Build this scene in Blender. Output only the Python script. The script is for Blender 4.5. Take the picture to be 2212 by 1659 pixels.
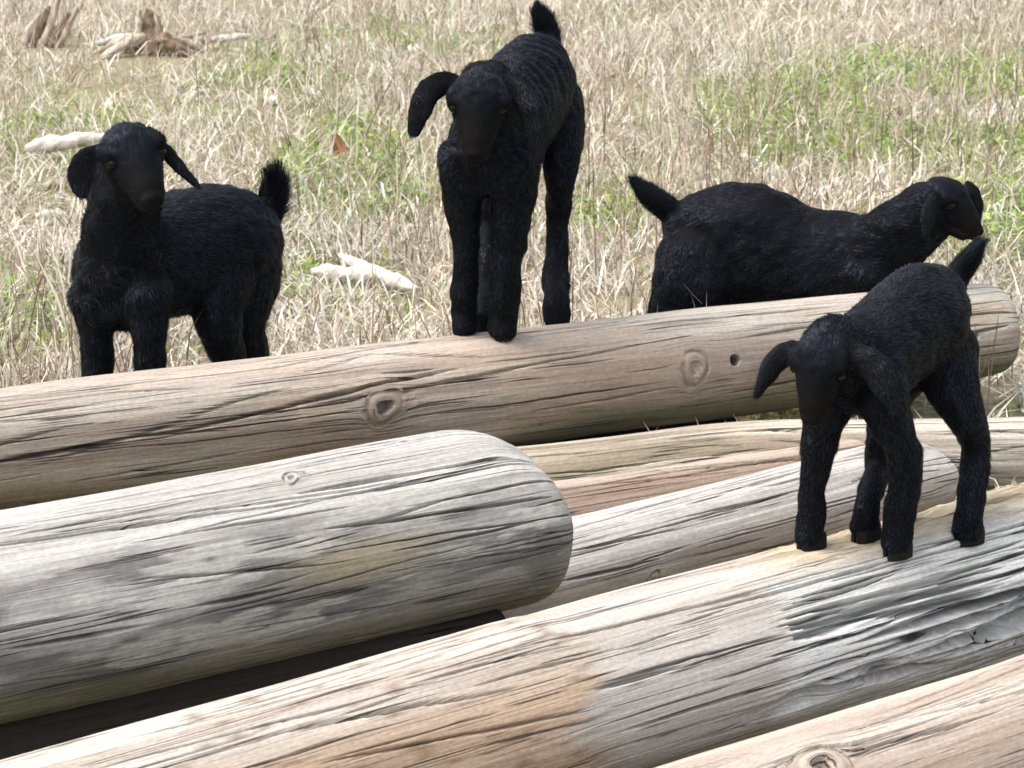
import bpy, math, random
import numpy as np
from mathutils import Vector, Matrix

random.seed(7)
scene = bpy.context.scene
for o in list(bpy.data.objects):
    bpy.data.objects.remove(o, do_unlink=True)

# ------------------------------------------------------------------ camera
CAM_H, PITCH, FPX, W0, H0 = 1.5, math.radians(16.0), 6956.0, 2212.0, 1659.0
cam_d = bpy.data.cameras.new("camera")
cam = bpy.data.objects.new("camera", cam_d)
scene.collection.objects.link(cam)
cam.location = (0, 0, CAM_H)
cam.rotation_euler = (math.pi / 2 - PITCH, 0, 0)
cam_d.sensor_fit = 'HORIZONTAL'
cam_d.sensor_width = 36.0
cam_d.lens = 36.0 * FPX / W0
cam_d.clip_start = 0.05
cam_d.clip_end = 2000
cam_d.dof.use_dof = True
cam_d.dof.focus_distance = 4.2
cam_d.dof.aperture_fstop = 24.0
scene.camera = cam

# ------------------------------------------------------------------ sky, sun, exposure (bright overcast day)
SUN_EL, SUN_AZ = math.radians(60), math.radians(-105)     # azimuth from +Y, clockwise positive
world = bpy.data.worlds.new("World")
scene.world = world
world.use_nodes = True
wn = world.node_tree.nodes
wl = world.node_tree.links
wn.clear()
w_out = wn.new("ShaderNodeOutputWorld")
w_bg = wn.new("ShaderNodeBackground")
w_sky = wn.new("ShaderNodeTexSky")
w_sky.sky_type = 'NISHITA'
w_sky.sun_disc = False
w_sky.sun_elevation = SUN_EL
w_sky.sun_rotation = SUN_AZ
w_sky.air_density = 1.6
w_sky.dust_density = 6.0
w_sky.ozone_density = 1.0
w_hsv = wn.new("ShaderNodeHueSaturation")
w_hsv.inputs['Saturation'].default_value = 0.5          # cloud veil: nearly white sky
wl.new(w_sky.outputs[0], w_hsv.inputs['Color'])
wl.new(w_hsv.outputs[0], w_bg.inputs['Color'])
w_bg.inputs['Strength'].default_value = 0.15
wl.new(w_bg.outputs[0], w_out.inputs['Surface'])

sun_d = bpy.data.lights.new("sun", 'SUN')
sun_d.energy = 0.55
sun_d.angle = math.radians(40)
sun_d.color = (1.0, 0.97, 0.93)
sun = bpy.data.objects.new("sun", sun_d)
scene.collection.objects.link(sun)
sdir = Vector((math.sin(SUN_AZ) * math.cos(SUN_EL), math.cos(SUN_AZ) * math.cos(SUN_EL), math.sin(SUN_EL)))
sun.rotation_euler = sdir.to_track_quat('Z', 'Y').to_euler()
sun.location = (0, 0, 20)

vs = scene.view_settings
vs.view_transform = 'Standard'
vs.look = 'None'
vs.gamma = 1.0
vs.exposure = 1.2
vs.use_curve_mapping = False
scene.cycles.adaptive_threshold = 0.03
scene.cycles.max_bounces = 6
scene.cycles.diffuse_bounces = 3
scene.cycles.glossy_bounces = 2
scene.cycles.transmission_bounces = 3

# ------------------------------------------------------------------ helpers
FWD = np.array([0, math.cos(PITCH), -math.sin(PITCH)])
UPV = np.array([0, math.sin(PITCH), math.cos(PITCH)])
CAMP = np.array([0, 0, CAM_H])


def ray(px, py):
    d = np.array([(px - W0 / 2) / FPX, 0, 0]) + UPV * ((H0 / 2 - py) / FPX) + FWD
    return d


def at(px, py, Y):
    """world point seen in direction (px,py) of the survey photo at world depth Y"""
    d = ray(px, py)
    return CAMP + d * (Y / d[1])


def on_ground(px, py, z=0.0):
    d = ray(px, py)
    return CAMP + d * ((z - CAM_H) / d[2])


def nrm(v):
    v = np.asarray(v, float)
    return v / max(np.linalg.norm(v), 1e-9)


def nrm_rows(a):
    return a / np.maximum(np.linalg.norm(a, axis=1, keepdims=True), 1e-9)


def _hash2(ix, iy, seed):
    n = (ix.astype(np.int64) * 374761393 + iy.astype(np.int64) * 668265263 + seed * 1274126177) & 0xffffffff
    n = ((n ^ (n >> 13)) * 1274126177) & 0xffffffff
    n = n ^ (n >> 16)
    return (n & 0xffff) / 65535.0


def vnoise(x, y, seed=0):
    """value noise 0..1"""
    x = np.asarray(x, float); y = np.asarray(y, float)
    ix = np.floor(x); iy = np.floor(y)
    fx = x - ix; fy = y - iy
    fx = fx * fx * (3 - 2 * fx); fy = fy * fy * (3 - 2 * fy)
    a = _hash2(ix, iy, seed); b = _hash2(ix + 1, iy, seed)
    c = _hash2(ix, iy + 1, seed); d = _hash2(ix + 1, iy + 1, seed)
    return (a * (1 - fx) + b * fx) * (1 - fy) + (c * (1 - fx) + d * fx) * fy


def fbm(x, y, seed=0, octv=4, gain=0.5):
    s = 0; a = 1; t = 0
    for i in range(octv):
        s = s + a * vnoise(x * 2 ** i, y * 2 ** i, seed + 17 * i); t += a; a *= gain
    return s / t


def smooth(e0, e1, x):
    t = np.clip((x - e0) / (e1 - e0), 0, 1)
    return t * t * (3 - 2 * t)


def link(o, parent=None):
    scene.collection.objects.link(o)
    if parent is not None:
        o.parent = parent
    return o


def mesh_np(name, verts, faces_flat, sizes, smooth_shade=False, colors=None, vecs=None):
    """fast mesh from numpy; sizes = vertices per face"""
    me = bpy.data.meshes.new(name)
    nv = len(verts); nl = len(faces_flat); nf = len(sizes)
    me.vertices.add(nv); me.loops.add(nl); me.polygons.add(nf)
    me.vertices.foreach_set("co", np.asarray(verts, np.float32).ravel())
    me.loops.foreach_set("vertex_index", np.asarray(faces_flat, np.int32))
    ls = np.zeros(nf, np.int32); ls[1:] = np.cumsum(sizes)[:-1]
    me.polygons.foreach_set("loop_start", ls)
    if smooth_shade:
        me.polygons.foreach_set("use_smooth", np.ones(nf, bool))
    if colors is not None:
        at_ = me.attributes.new("tint", 'FLOAT_COLOR', 'POINT')
        c4 = np.ones((nv, 4), np.float32); c4[:, :3] = colors
        at_.data.foreach_set("color", c4.ravel())
    if vecs is not None:
        at_ = me.attributes.new("grain", 'FLOAT_VECTOR', 'POINT')
        at_.data.foreach_set("vector", np.asarray(vecs, np.float32).ravel())
    me.update(calc_edges=True)
    return me


def tag(o, label=None, cat=None, group=None, kind=None):
    if label: o["label"] = label
    if cat: o["category"] = cat
    if group: o["group"] = group
    if kind: o["kind"] = kind
    return o


# ------------------------------------------------------------------ materials
def new_mat(name):
    m = bpy.data.materials.new(name)
    m.use_nodes = True
    nt = m.node_tree
    b = nt.nodes["Principled BSDF"]
    return m, nt, b


def attr(nt, name):
    a = nt.nodes.new("ShaderNodeAttribute"); a.attribute_name = name
    return a


def mat_tint(name, rough=0.7, spec=0.3, translucent=0.0):
    m, nt, b = new_mat(name)
    a = attr(nt, "tint")
    nt.links.new(a.outputs["Color"], b.inputs["Base Color"])
    b.inputs["Roughness"].default_value = rough
    b.inputs["Specular IOR Level"].default_value = spec
    if translucent:
        tr = nt.nodes.new("ShaderNodeBsdfTranslucent")
        nt.links.new(a.outputs["Color"], tr.inputs["Color"])
        mx = nt.nodes.new("ShaderNodeMixShader"); mx.inputs[0].default_value = translucent
        nt.links.new(b.outputs[0], mx.inputs[1]); nt.links.new(tr.outputs[0], mx.inputs[2])
        nt.links.new(mx.outputs[0], nt.nodes["Material Output"].inputs["Surface"])
    return m


def mat_log(name, contrast=0.5):
    m, nt, b = new_mat(name)
    N, L = nt.nodes, nt.links
    a = attr(nt, "tint"); g = attr(nt, "grain")
    # grain vector = (along metres, around metres, log seed)
    def stretched(sx, sy, detail, rough=0.6, dist=0.0):
        mp = N.new("ShaderNodeVectorMath"); mp.operation = 'MULTIPLY'
        mp.inputs[1].default_value = (sx, sy, 1.0)
        L.new(g.outputs["Vector"], mp.inputs[0])
        n = N.new("ShaderNodeTexNoise"); n.inputs["Scale"].default_value = 1.0
        n.inputs["Detail"].default_value = detail; n.inputs["Roughness"].default_value = rough
        n.inputs["Distortion"].default_value = dist
        L.new(mp.outputs[0], n.inputs["Vector"])
        return n
    n1 = stretched(4.5, 360, 6, 0.74, 0.05)
    n2 = stretched(30, 850, 4, 0.7)
    n3 = stretched(150, 240, 3)
    nl = stretched(1.1, 150, 1, 0.5, 0.0)          # hairline checks
    nb_ = stretched(5, 60, 2)                      # breaks them up
    def rng_(node, f0, f1, t0, t1):
        r = N.new("ShaderNodeMapRange")
        r.inputs["From Min"].default_value = f0; r.inputs["From Max"].default_value = f1
        r.inputs["To Min"].default_value = t0; r.inputs["To Max"].default_value = t1
        L.new(node.outputs[0], r.inputs[0]); return r
    def mul(p, q_):
        k = N.new("ShaderNodeMath"); k.operation = 'MULTIPLY'; L.new(p.outputs[0], k.inputs[0]); L.new(q_.outputs[0], k.inputs[1]); return k
    r1 = rng_(n1, 0.30, 0.64, 1 - contrast, 1.14)
    r2 = rng_(n2, 0.3, 0.7, 0.80, 1.16)
    r3 = rng_(n3, 0.3, 0.7, 0.84, 1.12)
    ab = N.new("ShaderNodeMath"); ab.operation = 'SUBTRACT'; ab.inputs[1].default_value = 0.5; L.new(nl.outputs[0], ab.inputs[0])
    ab2 = N.new("ShaderNodeMath"); ab2.operation = 'ABSOLUTE'; L.new(ab.outputs[0], ab2.inputs[0])
    line = rng_(ab2, 0.004, 0.024, 1.0, 0.0)
    brk = rng_(nb_, 0.50, 0.58, 0.0, 1.0)
    lines = mul(line, brk)
    dark = rng_(lines, 0.0, 1.0, 1.0, 0.22)
    mu2 = mul(mul(mul(r1, r2), r3), dark)
    sc_ = N.new("ShaderNodeVectorMath"); sc_.operation = 'SCALE'
    L.new(a.outputs["Color"], sc_.inputs[0]); L.new(mu2.outputs[0], sc_.inputs["Scale"])
    L.new(sc_.outputs[0], b.inputs["Base Color"])
    b.inputs["Roughness"].default_value = 0.85
    b.inputs["Specular IOR Level"].default_value = 0.2
    bp = N.new("ShaderNodeBump"); bp.inputs["Strength"].default_value = 0.6; bp.inputs["Distance"].default_value = 0.0010
    L.new(n1.outputs[0], bp.inputs["Height"])
    bp2 = N.new("ShaderNodeBump"); bp2.inputs["Strength"].default_value = 0.5; bp2.inputs["Distance"].default_value = 0.001
    L.new(n2.outputs[0], bp2.inputs["Height"]); L.new(bp.outputs[0], bp2.inputs["Normal"])
    bp3 = N.new("ShaderNodeBump"); bp3.inputs["Strength"].default_value = 0.9; bp3.inputs["Distance"].default_value = 0.004; bp3.invert = True
    L.new(lines.outputs[0], bp3.inputs["Height"]); L.new(bp2.outputs[0], bp3.inputs["Normal"])
    L.new(bp3.outputs[0], b.inputs["Normal"])
    return m


M_LOG = mat_log("weathered_wood", 0.26)
M_DRY = mat_tint("dry_grass", 0.65, 0.25, 0.25)
M_GREEN = mat_tint("green_grass", 0.55, 0.35, 0.3)
M_WOOD = mat_tint("deadwood", 0.85, 0.15)

# coat: black hair; the sky's blue sheen is put into the fur's specular tint
M_COAT, nt, b = new_mat("black_coat_skin")
a_ = attr(nt, "tint"); nt.links.new(a_.outputs["Color"], b.inputs["Base Color"])
b.inputs["Roughness"].default_value = 0.7; b.inputs["Specular IOR Level"].default_value = 0.06
M_FUR, nt, b = new_mat("black_fur")
a_ = attr(nt, "tint"); nt.links.new(a_.outputs["Color"], b.inputs["Base Color"])
b.inputs["Roughness"].default_value = 0.50; b.inputs["Specular IOR Level"].default_value = 0.31; b.inputs["Specular Tint"].default_value = (0.52, 0.70, 1.0, 1)
M_EYE, nt, b = new_mat("dark_eye")
b.inputs["Base Color"].default_value = (0.004, 0.003, 0.003, 1); b.inputs["Roughness"].default_value = 0.14; b.inputs["Specular IOR Level"].default_value = 0.22
M_HOOF, nt, b = new_mat("hoof_horn")
b.inputs["Base Color"].default_value = (0.006, 0.0055, 0.0055, 1); b.inputs["Roughness"].default_value = 0.7; b.inputs["Specular IOR Level"].default_value = 0.2

# ground: soil and thatch
M_GROUND, nt, b = new_mat("field_soil")
N, L = nt.nodes, nt.links
tc = N.new("ShaderNodeTexCoord")
n1 = N.new("ShaderNodeTexNoise"); n1.inputs["Scale"].default_value = 1.3; n1.inputs["Detail"].default_value = 6
n2 = N.new("ShaderNodeTexNoise"); n2.inputs["Scale"].default_value = 60; n2.inputs["Detail"].default_value = 6; n2.inputs["Roughness"].default_value = 0.7
L.new(tc.outputs["Object"], n1.inputs["Vector"]); L.new(tc.outputs["Object"], n2.inputs["Vector"])
cr = N.new("ShaderNodeValToRGB")
cr.color_ramp.elements[0].position = 0.3; cr.color_ramp.elements[0].color = (0.045, 0.038, 0.02, 1)
cr.color_ramp.elements[1].position = 0.7; cr.color_ramp.elements[1].color = (0.50, 0.43, 0.30, 1)
e = cr.color_ramp.elements.new(0.5); e.color = (0.22, 0.18, 0.11, 1)
L.new(n2.outputs[0], cr.inputs[0])
cr2 = N.new("ShaderNodeValToRGB")
cr2.color_ramp.elements[0].position = 0.40; cr2.color_ramp.elements[0].color = (0.10, 0.13, 0.035, 1)
cr2.color_ramp.elements[1].position = 0.60; cr2.color_ramp.elements[1].color = (0.28, 0.23, 0.14, 1)
L.new(n1.outputs[0], cr2.inputs[0])
mx = N.new("ShaderNodeMix"); mx.data_type = 'RGBA'; mx.inputs["Factor"].default_value = 0.4
L.new(cr.outputs[0], mx.inputs["A"]); L.new(cr2.outputs[0], mx.inputs["B"])
L.new(mx.outputs["Result"], b.inputs["Base Color"])
b.inputs["Roughness"].default_value = 0.95
bp = N.new("ShaderNodeBump"); bp.inputs["Strength"].default_value = 0.8; bp.inputs["Distance"].default_value = 0.01
L.new(n2.outputs[0], bp.inputs["Height"]); L.new(bp.outputs[0], b.inputs["Normal"])

# ------------------------------------------------------------------ ground sheet
def ground_h(x, y):
    h = (fbm(x * 1.7 + 40, y * 1.7 + 40, 3, 3) - 0.5) * 0.05
    return h * smooth(5.3, 6.5, y) - 0.004


xs = np.concatenate([-np.geomspace(600, 4, 24), np.linspace(-3.9, 3.9, 90), np.geomspace(4, 600, 24)])
ys = np.concatenate([-np.geomspace(600, 1, 24), np.linspace(-0.5, 14, 150), np.geomspace(14.3, 600, 26)])
gx, gy = np.meshgrid(xs, ys)
gz = ground_h(gx, gy)
nx, ny = len(xs), len(ys)
i, j = np.meshgrid(np.arange(nx - 1), np.arange(ny - 1))
q = np.stack([j * nx + i, j * nx + i + 1, (j + 1) * nx + i + 1, (j + 1) * nx + i], -1).reshape(-1, 4)
me = mesh_np("ground", np.stack([gx, gy, gz], -1).reshape(-1, 3), q.ravel(), np.full(len(q), 4), True)
me.materials.append(M_GROUND)
ground = link(bpy.data.objects.new("ground", me)); tag(ground, kind="structure")

# ------------------------------------------------------------------ logs
LOGS = {}


class LogAxis:
    """straight log axis through two surveyed points at height z"""
    def __init__(self, p0, p1, r0, r1):
        self.p0, self.p1, self.r0, self.r1 = p0, p1, r0, r1
        self.L = np.linalg.norm(p1 - p0); self.a = (p1 - p0) / self.L
        u = np.array([0, -0.8, 0.6]); u = nrm(u - self.a * u.dot(self.a))
        v = np.cross(self.a, u)
        if v[2] < 0: v = -v
        self.u, self.v = u, v

    def hit(self, px, py):
        """first surface point along the sight line, with (s, theta)"""
        d = nrm(ray(px, py)); best = None
        ts = np.linspace(2.0, 7.0, 6001)
        P = CAMP + d * ts[:, None]
        s = (P - self.p0) @ self.a
        rr = np.linalg.norm(P - self.p0 - s[:, None] * self.a, axis=1)
        r = self.r0 + (self.r1 - self.r0) * s / self.L
        gap = rr - r
        k = np.argmax(gap < 0) if (gap < 0).any() else np.argmin(gap)
        p = P[k]; s = s[k]; w = p - self.p0 - s * self.a
        return p, s, math.atan2(w.dot(self.v), w.dot(self.u))

    def top(self, px, py):
        return self.hit(px, py)[0]


def axis_z(px0, py0, z0, px1, py1, z1, r0, r1, ext0=0.0, ext1=0.0):
    """axis through two image points at heights z0,z1, lengthened by ext"""
    p0, p1 = on_ground(px0, py0, z0), on_ground(px1, py1, z1)
    a = nrm(p1 - p0); L = np.linalg.norm(p1 - p0)
    k = (r1 - r0) / L
    return LogAxis(p0 - a * ext0, p1 + a * ext1, r0 - k * ext0, r1 + k * ext1)


def make_log(name, ax, seed, colorfn, cracks=(), ncracks=40, knots=(), end0=(0.02, 0.9), end1=(0.02, 0.9),
             n_s=115, n_f=620, n_b=36, rough_amp=1.0, crack_depth=0.010, rotten=None, bend=0.006, wander=1.0, sag=None, slant=0.0):
    rng = np.random.default_rng(seed)
    Lg = ax.L
    s = np.linspace(0, Lg, n_s)
    # extra rings on the rounded ends
    ce0, ce1 = end0[0], end1[0]
    s = np.unique(np.concatenate([s, ce0 * np.linspace(0, 1, 10) ** 1.5, Lg - ce1 * np.linspace(0, 1, 24) ** 1.6] + [np.linspace(k_[0] - 1.3 * k_[2], k_[0] + 1.3 * k_[2], 18) for k_ in knots]))
    th = np.concatenate([np.radians(np.linspace(-112, 92, n_f)), np.radians(np.linspace(92, 248, n_b + 2)[1:-1])])
    S, T = np.meshgrid(s, th, indexing='ij')
    R = ax.r0 + (ax.r1 - ax.r0) * S / Lg
    rm = 0.5 * (ax.r0 + ax.r1)
    circ = T * rm                                     # metres round the trunk
    sg = S + seed * 7.3
    # periodic-safe coordinates for low noise
    cx, cy = np.cos(T) * rm, np.sin(T) * rm
    low = fbm(sg * 2.2 + cx * 6, cy * 6 + 11, seed, 3) - 0.5
    mid = fbm(sg * 1.8 + 3, circ * 36, seed + 5, 3) - 0.5
    fine = fbm(sg * 3.5, circ * 190, seed + 9, 3) - 0.5
    disp = low * 0.011 * rough_amp + mid * 0.0012 * rough_amp + fine * 0.0010 * rough_amp
    tk = np.zeros_like(S)                              # grain warped round knots
    crk = np.zeros_like(S)
    Sg = S.copy(); tring = np.zeros_like(S); mring = np.zeros_like(S); kcol = np.zeros_like(S)
    for (ks, kt, kr, kh, hole) in knots:
        ds = (S - ks); dt = (circ - kt); an_ = np.arctan2(dt, ds)
        rad = np.sqrt((ds / 1.15) ** 2 + dt ** 2) * (1 + .16 * np.sin(an_ * 2 + seed + ks * 9) + .09 * np.sin(an_ * 3 + kt * 70) + .12 * (vnoise(np.cos(an_) * 1.3 + ks * 7, np.sin(an_) * 1.3, 3) - .5))
        tk += np.sign(dt) * kr * (0.55 if kh >= 0 else 0.25) * np.exp(-((ds / (kr * 1.5)) ** 2)) * np.exp(-np.abs(dt) / (kr * 1.2))
        disp += max(kh, 0) * np.exp(-(rad / (kr * 1.15)) ** 2)
        if kh < 0:                                   # bored bolt hole: no growth rings
            disp -= hole * smooth(kr * 1.05, kr * 0.80, np.sqrt(ds ** 2 + dt ** 2)); continue
        disp -= 0.0045 * np.exp(-((rad - kr * 0.92) / (kr * 0.10)) ** 2) * smooth(.3, .65, vnoise(np.cos(an_) * 1.6 + 5, np.sin(an_) * 1.6, seed + 3 + int(kr * 1e4)))
        disp -= 0.0010 * (0.5 + 0.5 * np.sin(rad / kr * 17)) * (rad < kr)
        m_ = smooth(kr * 1.2, kr * 0.9, rad)
        Sg = Sg * (1 - m_) + (ks + an_ * 0.02) * m_; tring = tring * (1 - m_) + (kt + rad) * m_; mring = np.maximum(mring, m_)
        kcol = np.maximum(kcol, m_ * (0.12 + 0.35 * (0.5 + 0.5 * np.sin(rad / kr * 17 + 1.5 * vnoise(ds * 90, dt * 90, 8))) + 0.4 * np.exp(-((rad - kr * .9) / (kr * .12)) ** 2)))
        if hole:
            disp -= hole * smooth(kr * 0.42, kr * 0.30, rad)
    tg = (circ - tk) * (1 - mring) + tring * mring
    # long checks running with the grain
    cl = list(cracks)
    for k in range(ncracks):
        c0 = rng.uniform(0, Lg); cl_len = rng.choice([0.10, 0.18, 0.35, 0.7], p=[.35, .3, .25, .1]) * rng.uniform(.6, 1.4)
        t0 = math.radians(rng.uniform(-105, 90)) * rm
        cl.append((c0, c0 + cl_len, t0, t0 + rng.normal(0, 0.012) * cl_len / 0.2, rng.uniform(0.0008, 0.0017), rng.uniform(0.5, 1.1) * crack_depth))
    for (s0, s1, t0, t1, w, d) in cl:
        rows = np.where((s > s0) & (s < s1))[0]
        if len(rows) < 2: continue
        s_ = s[rows]; f = (s_ - s0) / max(s1 - s0, 1e-6); o_ = np.zeros_like(s_)
        ctr = t0 + (t1 - t0) * f + wander * (vnoise(s_ * 9 + t0 * 91, o_ + seed, seed + 21) - 0.5) * 0.0035 + wander * (vnoise(s_ * 40 + t0 * 31, o_, seed + 22) - 0.5) * 0.0014
        env = np.clip(4 * f * (1 - f), 0, 1) ** 0.5
        ww = np.maximum(w * env * (0.6 + 0.8 * vnoise(s_ * 14 + t0 * 57, o_, seed + 8)), 3e-4)
        p = np.clip(1.5 - 1.5 * np.abs(tg[rows] - ctr[:, None]) / ww[:, None], 0, 1)
        crk[rows] = np.maximum(crk[rows], p * d * env[:, None])
    disp -= crk * (1 - mring)
    if rotten is not None:
        disp += rotten(S, tg, circ, seed)
    # rounded ends
    wT = smooth(-0.25, 1.0, np.sin(T + 0.45)) * (1.0 if slant else 0.0)
    e0 = np.clip(S / ce0, 0, 1); e1 = np.clip((Lg - S) / ((ce1 - slant) + slant * wT), 0, 1)
    end1f = end1[1] - (0.48 * wT if slant else 0.0)
    f0 = end0[1] + (1 - end0[1]) * np.sqrt(np.clip(1 - (1 - e0) ** 2, 0, 1))
    f1 = end1f + (1 - end1f) * np.sqrt(np.clip(1 - (1 - e1) ** 2, 0, 1))
    wob = 1 + 0.03 * (vnoise(cx * 30, cy * 30, seed + 4) - 0.5)
    RR = (R + disp) * np.minimum(f0, f1) * wob
    bx = bend * np.sin(S * 2.1 + seed); by = bend * np.sin(S * 1.6 + seed * 2.0)
    if sag is not None:
        by = by + sag(S)
    P = (ax.p0 + S[..., None] * ax.a + (np.cos(T) * RR + bx)[..., None] * ax.u + (np.sin(T) * RR + by)[..., None] * ax.v)
    # slightly crooked sawn ends
    ns, nt_ = S.shape
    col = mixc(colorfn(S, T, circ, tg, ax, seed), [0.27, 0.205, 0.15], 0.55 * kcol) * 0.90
    verts = P.reshape(-1, 3); cols = col.reshape(-1, 3)
    gv = np.stack([Sg + seed * 3.1, tg, np.full_like(S, seed * 1.7)], -1).reshape(-1, 3)
    I, J = np.meshgrid(np.arange(ns - 1), np.arange(nt_), indexing='ij')
    J2 = (J + 1) % nt_
    q = np.stack([I * nt_ + J, (I + 1) * nt_ + J, (I + 1) * nt_ + J2, I * nt_ + J2], -1).reshape(-1, 4)
    nv = len(verts)
    # end faces: two inner rings + centre each
    extra_v, extra_c, extra_g, tris = [], [], [], []
    faces = [q.ravel()]; sizes = [np.full(len(q), 4)]
    base = nv
    for (ring, sd) in ((0, -1), (ns - 1, 1)):
        rim = P[ring]; cen = rim.mean(0)
        idx_prev = ring * nt_ + np.arange(nt_)
        for fr, ins in ((0.66, 0.002), (0.33, -0.001)):
            vr = cen + (rim - cen) * fr - sd * ax.a * (ins + 0.004 * (vnoise(np.arange(nt_) * 0.3, np.zeros(nt_), seed + ring) - 0.5)[:, None])
            extra_v.append(vr)
            extra_c.append(np.tile(np.array([[0.30, 0.25, 0.20]]), (nt_, 1)))
            extra_g.append(np.stack([np.full(nt_, fr), np.arange(nt_) * 0.002, np.full(nt_, 9.0)], -1))
            idx = base + np.arange(nt_); base += nt_
            a_, b_ = idx_prev, np.roll(idx_prev, -1); c_, d_ = np.roll(idx, -1), idx
            qq = np.stack([a_, b_, c_, d_] if sd > 0 else [a_, d_, c_, b_], -1)
            faces.append(qq.ravel()); sizes.append(np.full(len(qq), 4)); idx_prev = idx
        extra_v.append(cen[None]); extra_c.append(np.array([[0.25, 0.2, 0.16]])); extra_g.append(np.array([[0, 0, 9.0]]))
        ci = base; base += 1
        a_, b_ = idx_prev, np.roll(idx_prev, -1)
        tt = np.stack([a_, b_, np.full(nt_, ci)] if sd > 0 else [a_, np.full(nt_, ci), b_], -1)
        faces.append(tt.ravel()); sizes.append(np.full(len(tt), 3))
    verts = np.concatenate([verts] + extra_v); cols = np.concatenate([cols] + extra_c); gv = np.concatenate([gv] + extra_g)
    org = ax.p0 + ax.a * Lg / 2; org = np.array([org[0], org[1], org[2]])
    me = mesh_np(name, verts - org, np.concatenate(faces), np.concatenate(sizes), True, cols, gv)
    me.materials.append(M_LOG)
    o = link(bpy.data.objects.new(name, me)); o.location = org
    return o


def mixc(a, b, f):
    f = f[..., None]
    return np.asarray(a) * (1 - f) + np.asarray(b) * f


def ramp(th0, th1, T):
    return smooth(math.radians(th0), math.radians(th1), T)


# ---- axes (heights in metres above the ground)
A_TOP = axis_z(0, 972, 0.135, 2100, 714, 0.135, 0.0815, 0.0785, 0.45, 0.050)
A_GREY = axis_z(0, 1324, 0.245, 1100, 1103, 0.245, 0.118, 0.1185, 0.45, 0.026)
A_DIAG = axis_z(1450, 1460, 0.165, 2212, 1235, 0.165, 0.107, 0.107, 1.25, 0.5)
A_NEAR = axis_z(1480, 1856, 0.10, 2212, 1600, 0.10, 0.098, 0.098, 0.7, 0.5)
A_MID = axis_z(1225, 1222, 0.070, 1700, 1098, 0.070, 0.068, 0.066, 0.30, 0.285)
A_BACK = axis_z(1130, 987, 0.056, 2212, 987, 0.056, 0.055, 0.058, 0.06, 0.4)
A_BROWN = axis_z(1190, 1135, 0.055, 1600, 1058, 0.055, 0.050, 0.046, 0.25, 0.22)
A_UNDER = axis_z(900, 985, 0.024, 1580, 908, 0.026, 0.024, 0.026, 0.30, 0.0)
A_GAP_PROP = LogAxis(np.array([-0.98, 3.19, 0.085]), np.array([-0.02, 3.74, 0.078]), 0.086, 0.078)  # added log: props the grey log and fills the gap below it
A_PROP2 = LogAxis(np.array([0.50, 3.02, 0.03]), np.array([0.78, 4.05, 0.028]), 0.028, 0.025)


def grey(v, warm=0.0):
    return np.array([v * (1 + 0.08 * warm), v, v * (1 - 0.14 * warm)])


def streaks(S, tg, seed, fs=4.0, ft=55.0):
    return fbm(S * fs * .45 + seed, tg * ft, seed + 31, 4)


def col_top(S, T, circ, tg, ax, seed):
    st = streaks(S, tg, seed)
    c = mixc([0.255, 0.21, 0.175], [0.39, 0.345, 0.295], smooth(0.3, 0.7, st))
    up = ramp(-15, 35, T)                                    # paler upper side
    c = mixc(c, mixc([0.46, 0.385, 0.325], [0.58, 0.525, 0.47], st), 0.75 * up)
    warm = smooth(0.52, 0.7, fbm(S * 3, circ * 14, 77, 3))
    c = mixc(c, [0.47, 0.34, 0.24], 0.35 * warm)
    red = smooth(0.5, 0.7, fbm(S * 2.2 + 9, circ * 11, 78, 3)) * ramp(20, -40, T)
    c = mixc(c, [0.20, 0.115, 0.085], 0.6 * red)
    moss = smooth(0.95, 1.5, S) * ramp(-30, -70, T) * smooth(0.3, 0.6, fbm(S * 6, circ * 20, 79, 3))
    c = mixc(c, [0.15, 0.155, 0.085], 0.8 * moss)
    pale = smooth(1.45, 1.75, S) * ramp(-70, -10, T) * smooth(0.4, 0.6, fbm(S * 5, circ * 22, 80, 3))
    c = mixc(c, [0.50, 0.49, 0.42], 0.6 * pale)
    low_left = smooth(0.7, 0.4, S) * ramp(-35, -75, T)  # olive-brown towards the bottom of the left end
    c = mixc(c, [0.17, 0.15, 0.09], 0.6 * low_left)
    return c


def col_grey(S, T, circ, tg, ax, seed):
    st = streaks(S, tg, seed, 3.0, 60)
    c = mixc([0.42, 0.395, 0.365], [0.56, 0.535, 0.50], smooth(0.28, 0.62, st))
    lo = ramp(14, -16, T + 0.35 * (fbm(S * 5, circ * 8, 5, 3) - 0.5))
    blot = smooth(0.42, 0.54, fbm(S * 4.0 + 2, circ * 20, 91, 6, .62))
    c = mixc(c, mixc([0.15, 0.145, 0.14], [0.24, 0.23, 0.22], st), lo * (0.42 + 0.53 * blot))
    crust = smooth(0.54, 0.60, fbm(S * 9, circ * 38, 92, 6, .65)) * lo
    c = mixc(c, [0.55, 0.535, 0.49], 0.75 * crust)
    tan = np.exp(-((S - (ax.L - 0.30)) / 0.10) ** 2 - ((circ + 0.062) / 0.028) ** 2)
    c = mixc(c, mixc([0.25, 0.2, 0.12], [0.5, 0.43, 0.28], st), 0.85 * tan)
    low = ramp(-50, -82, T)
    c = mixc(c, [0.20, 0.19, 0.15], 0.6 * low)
    moss = smooth(0.75, 0.35, S) * ramp(-52, -88, T)
    c = mixc(c, [0.12, 0.14, 0.06], 0.7 * moss)
    rim = smooth(0.035, 0.012, ax.L - S)
    c = mixc(c, mixc([0.34, 0.32, 0.29], [0.62, 0.59, 0.54], ramp(-30, 40, T)), 0.7 * rim)
    return c


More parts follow.
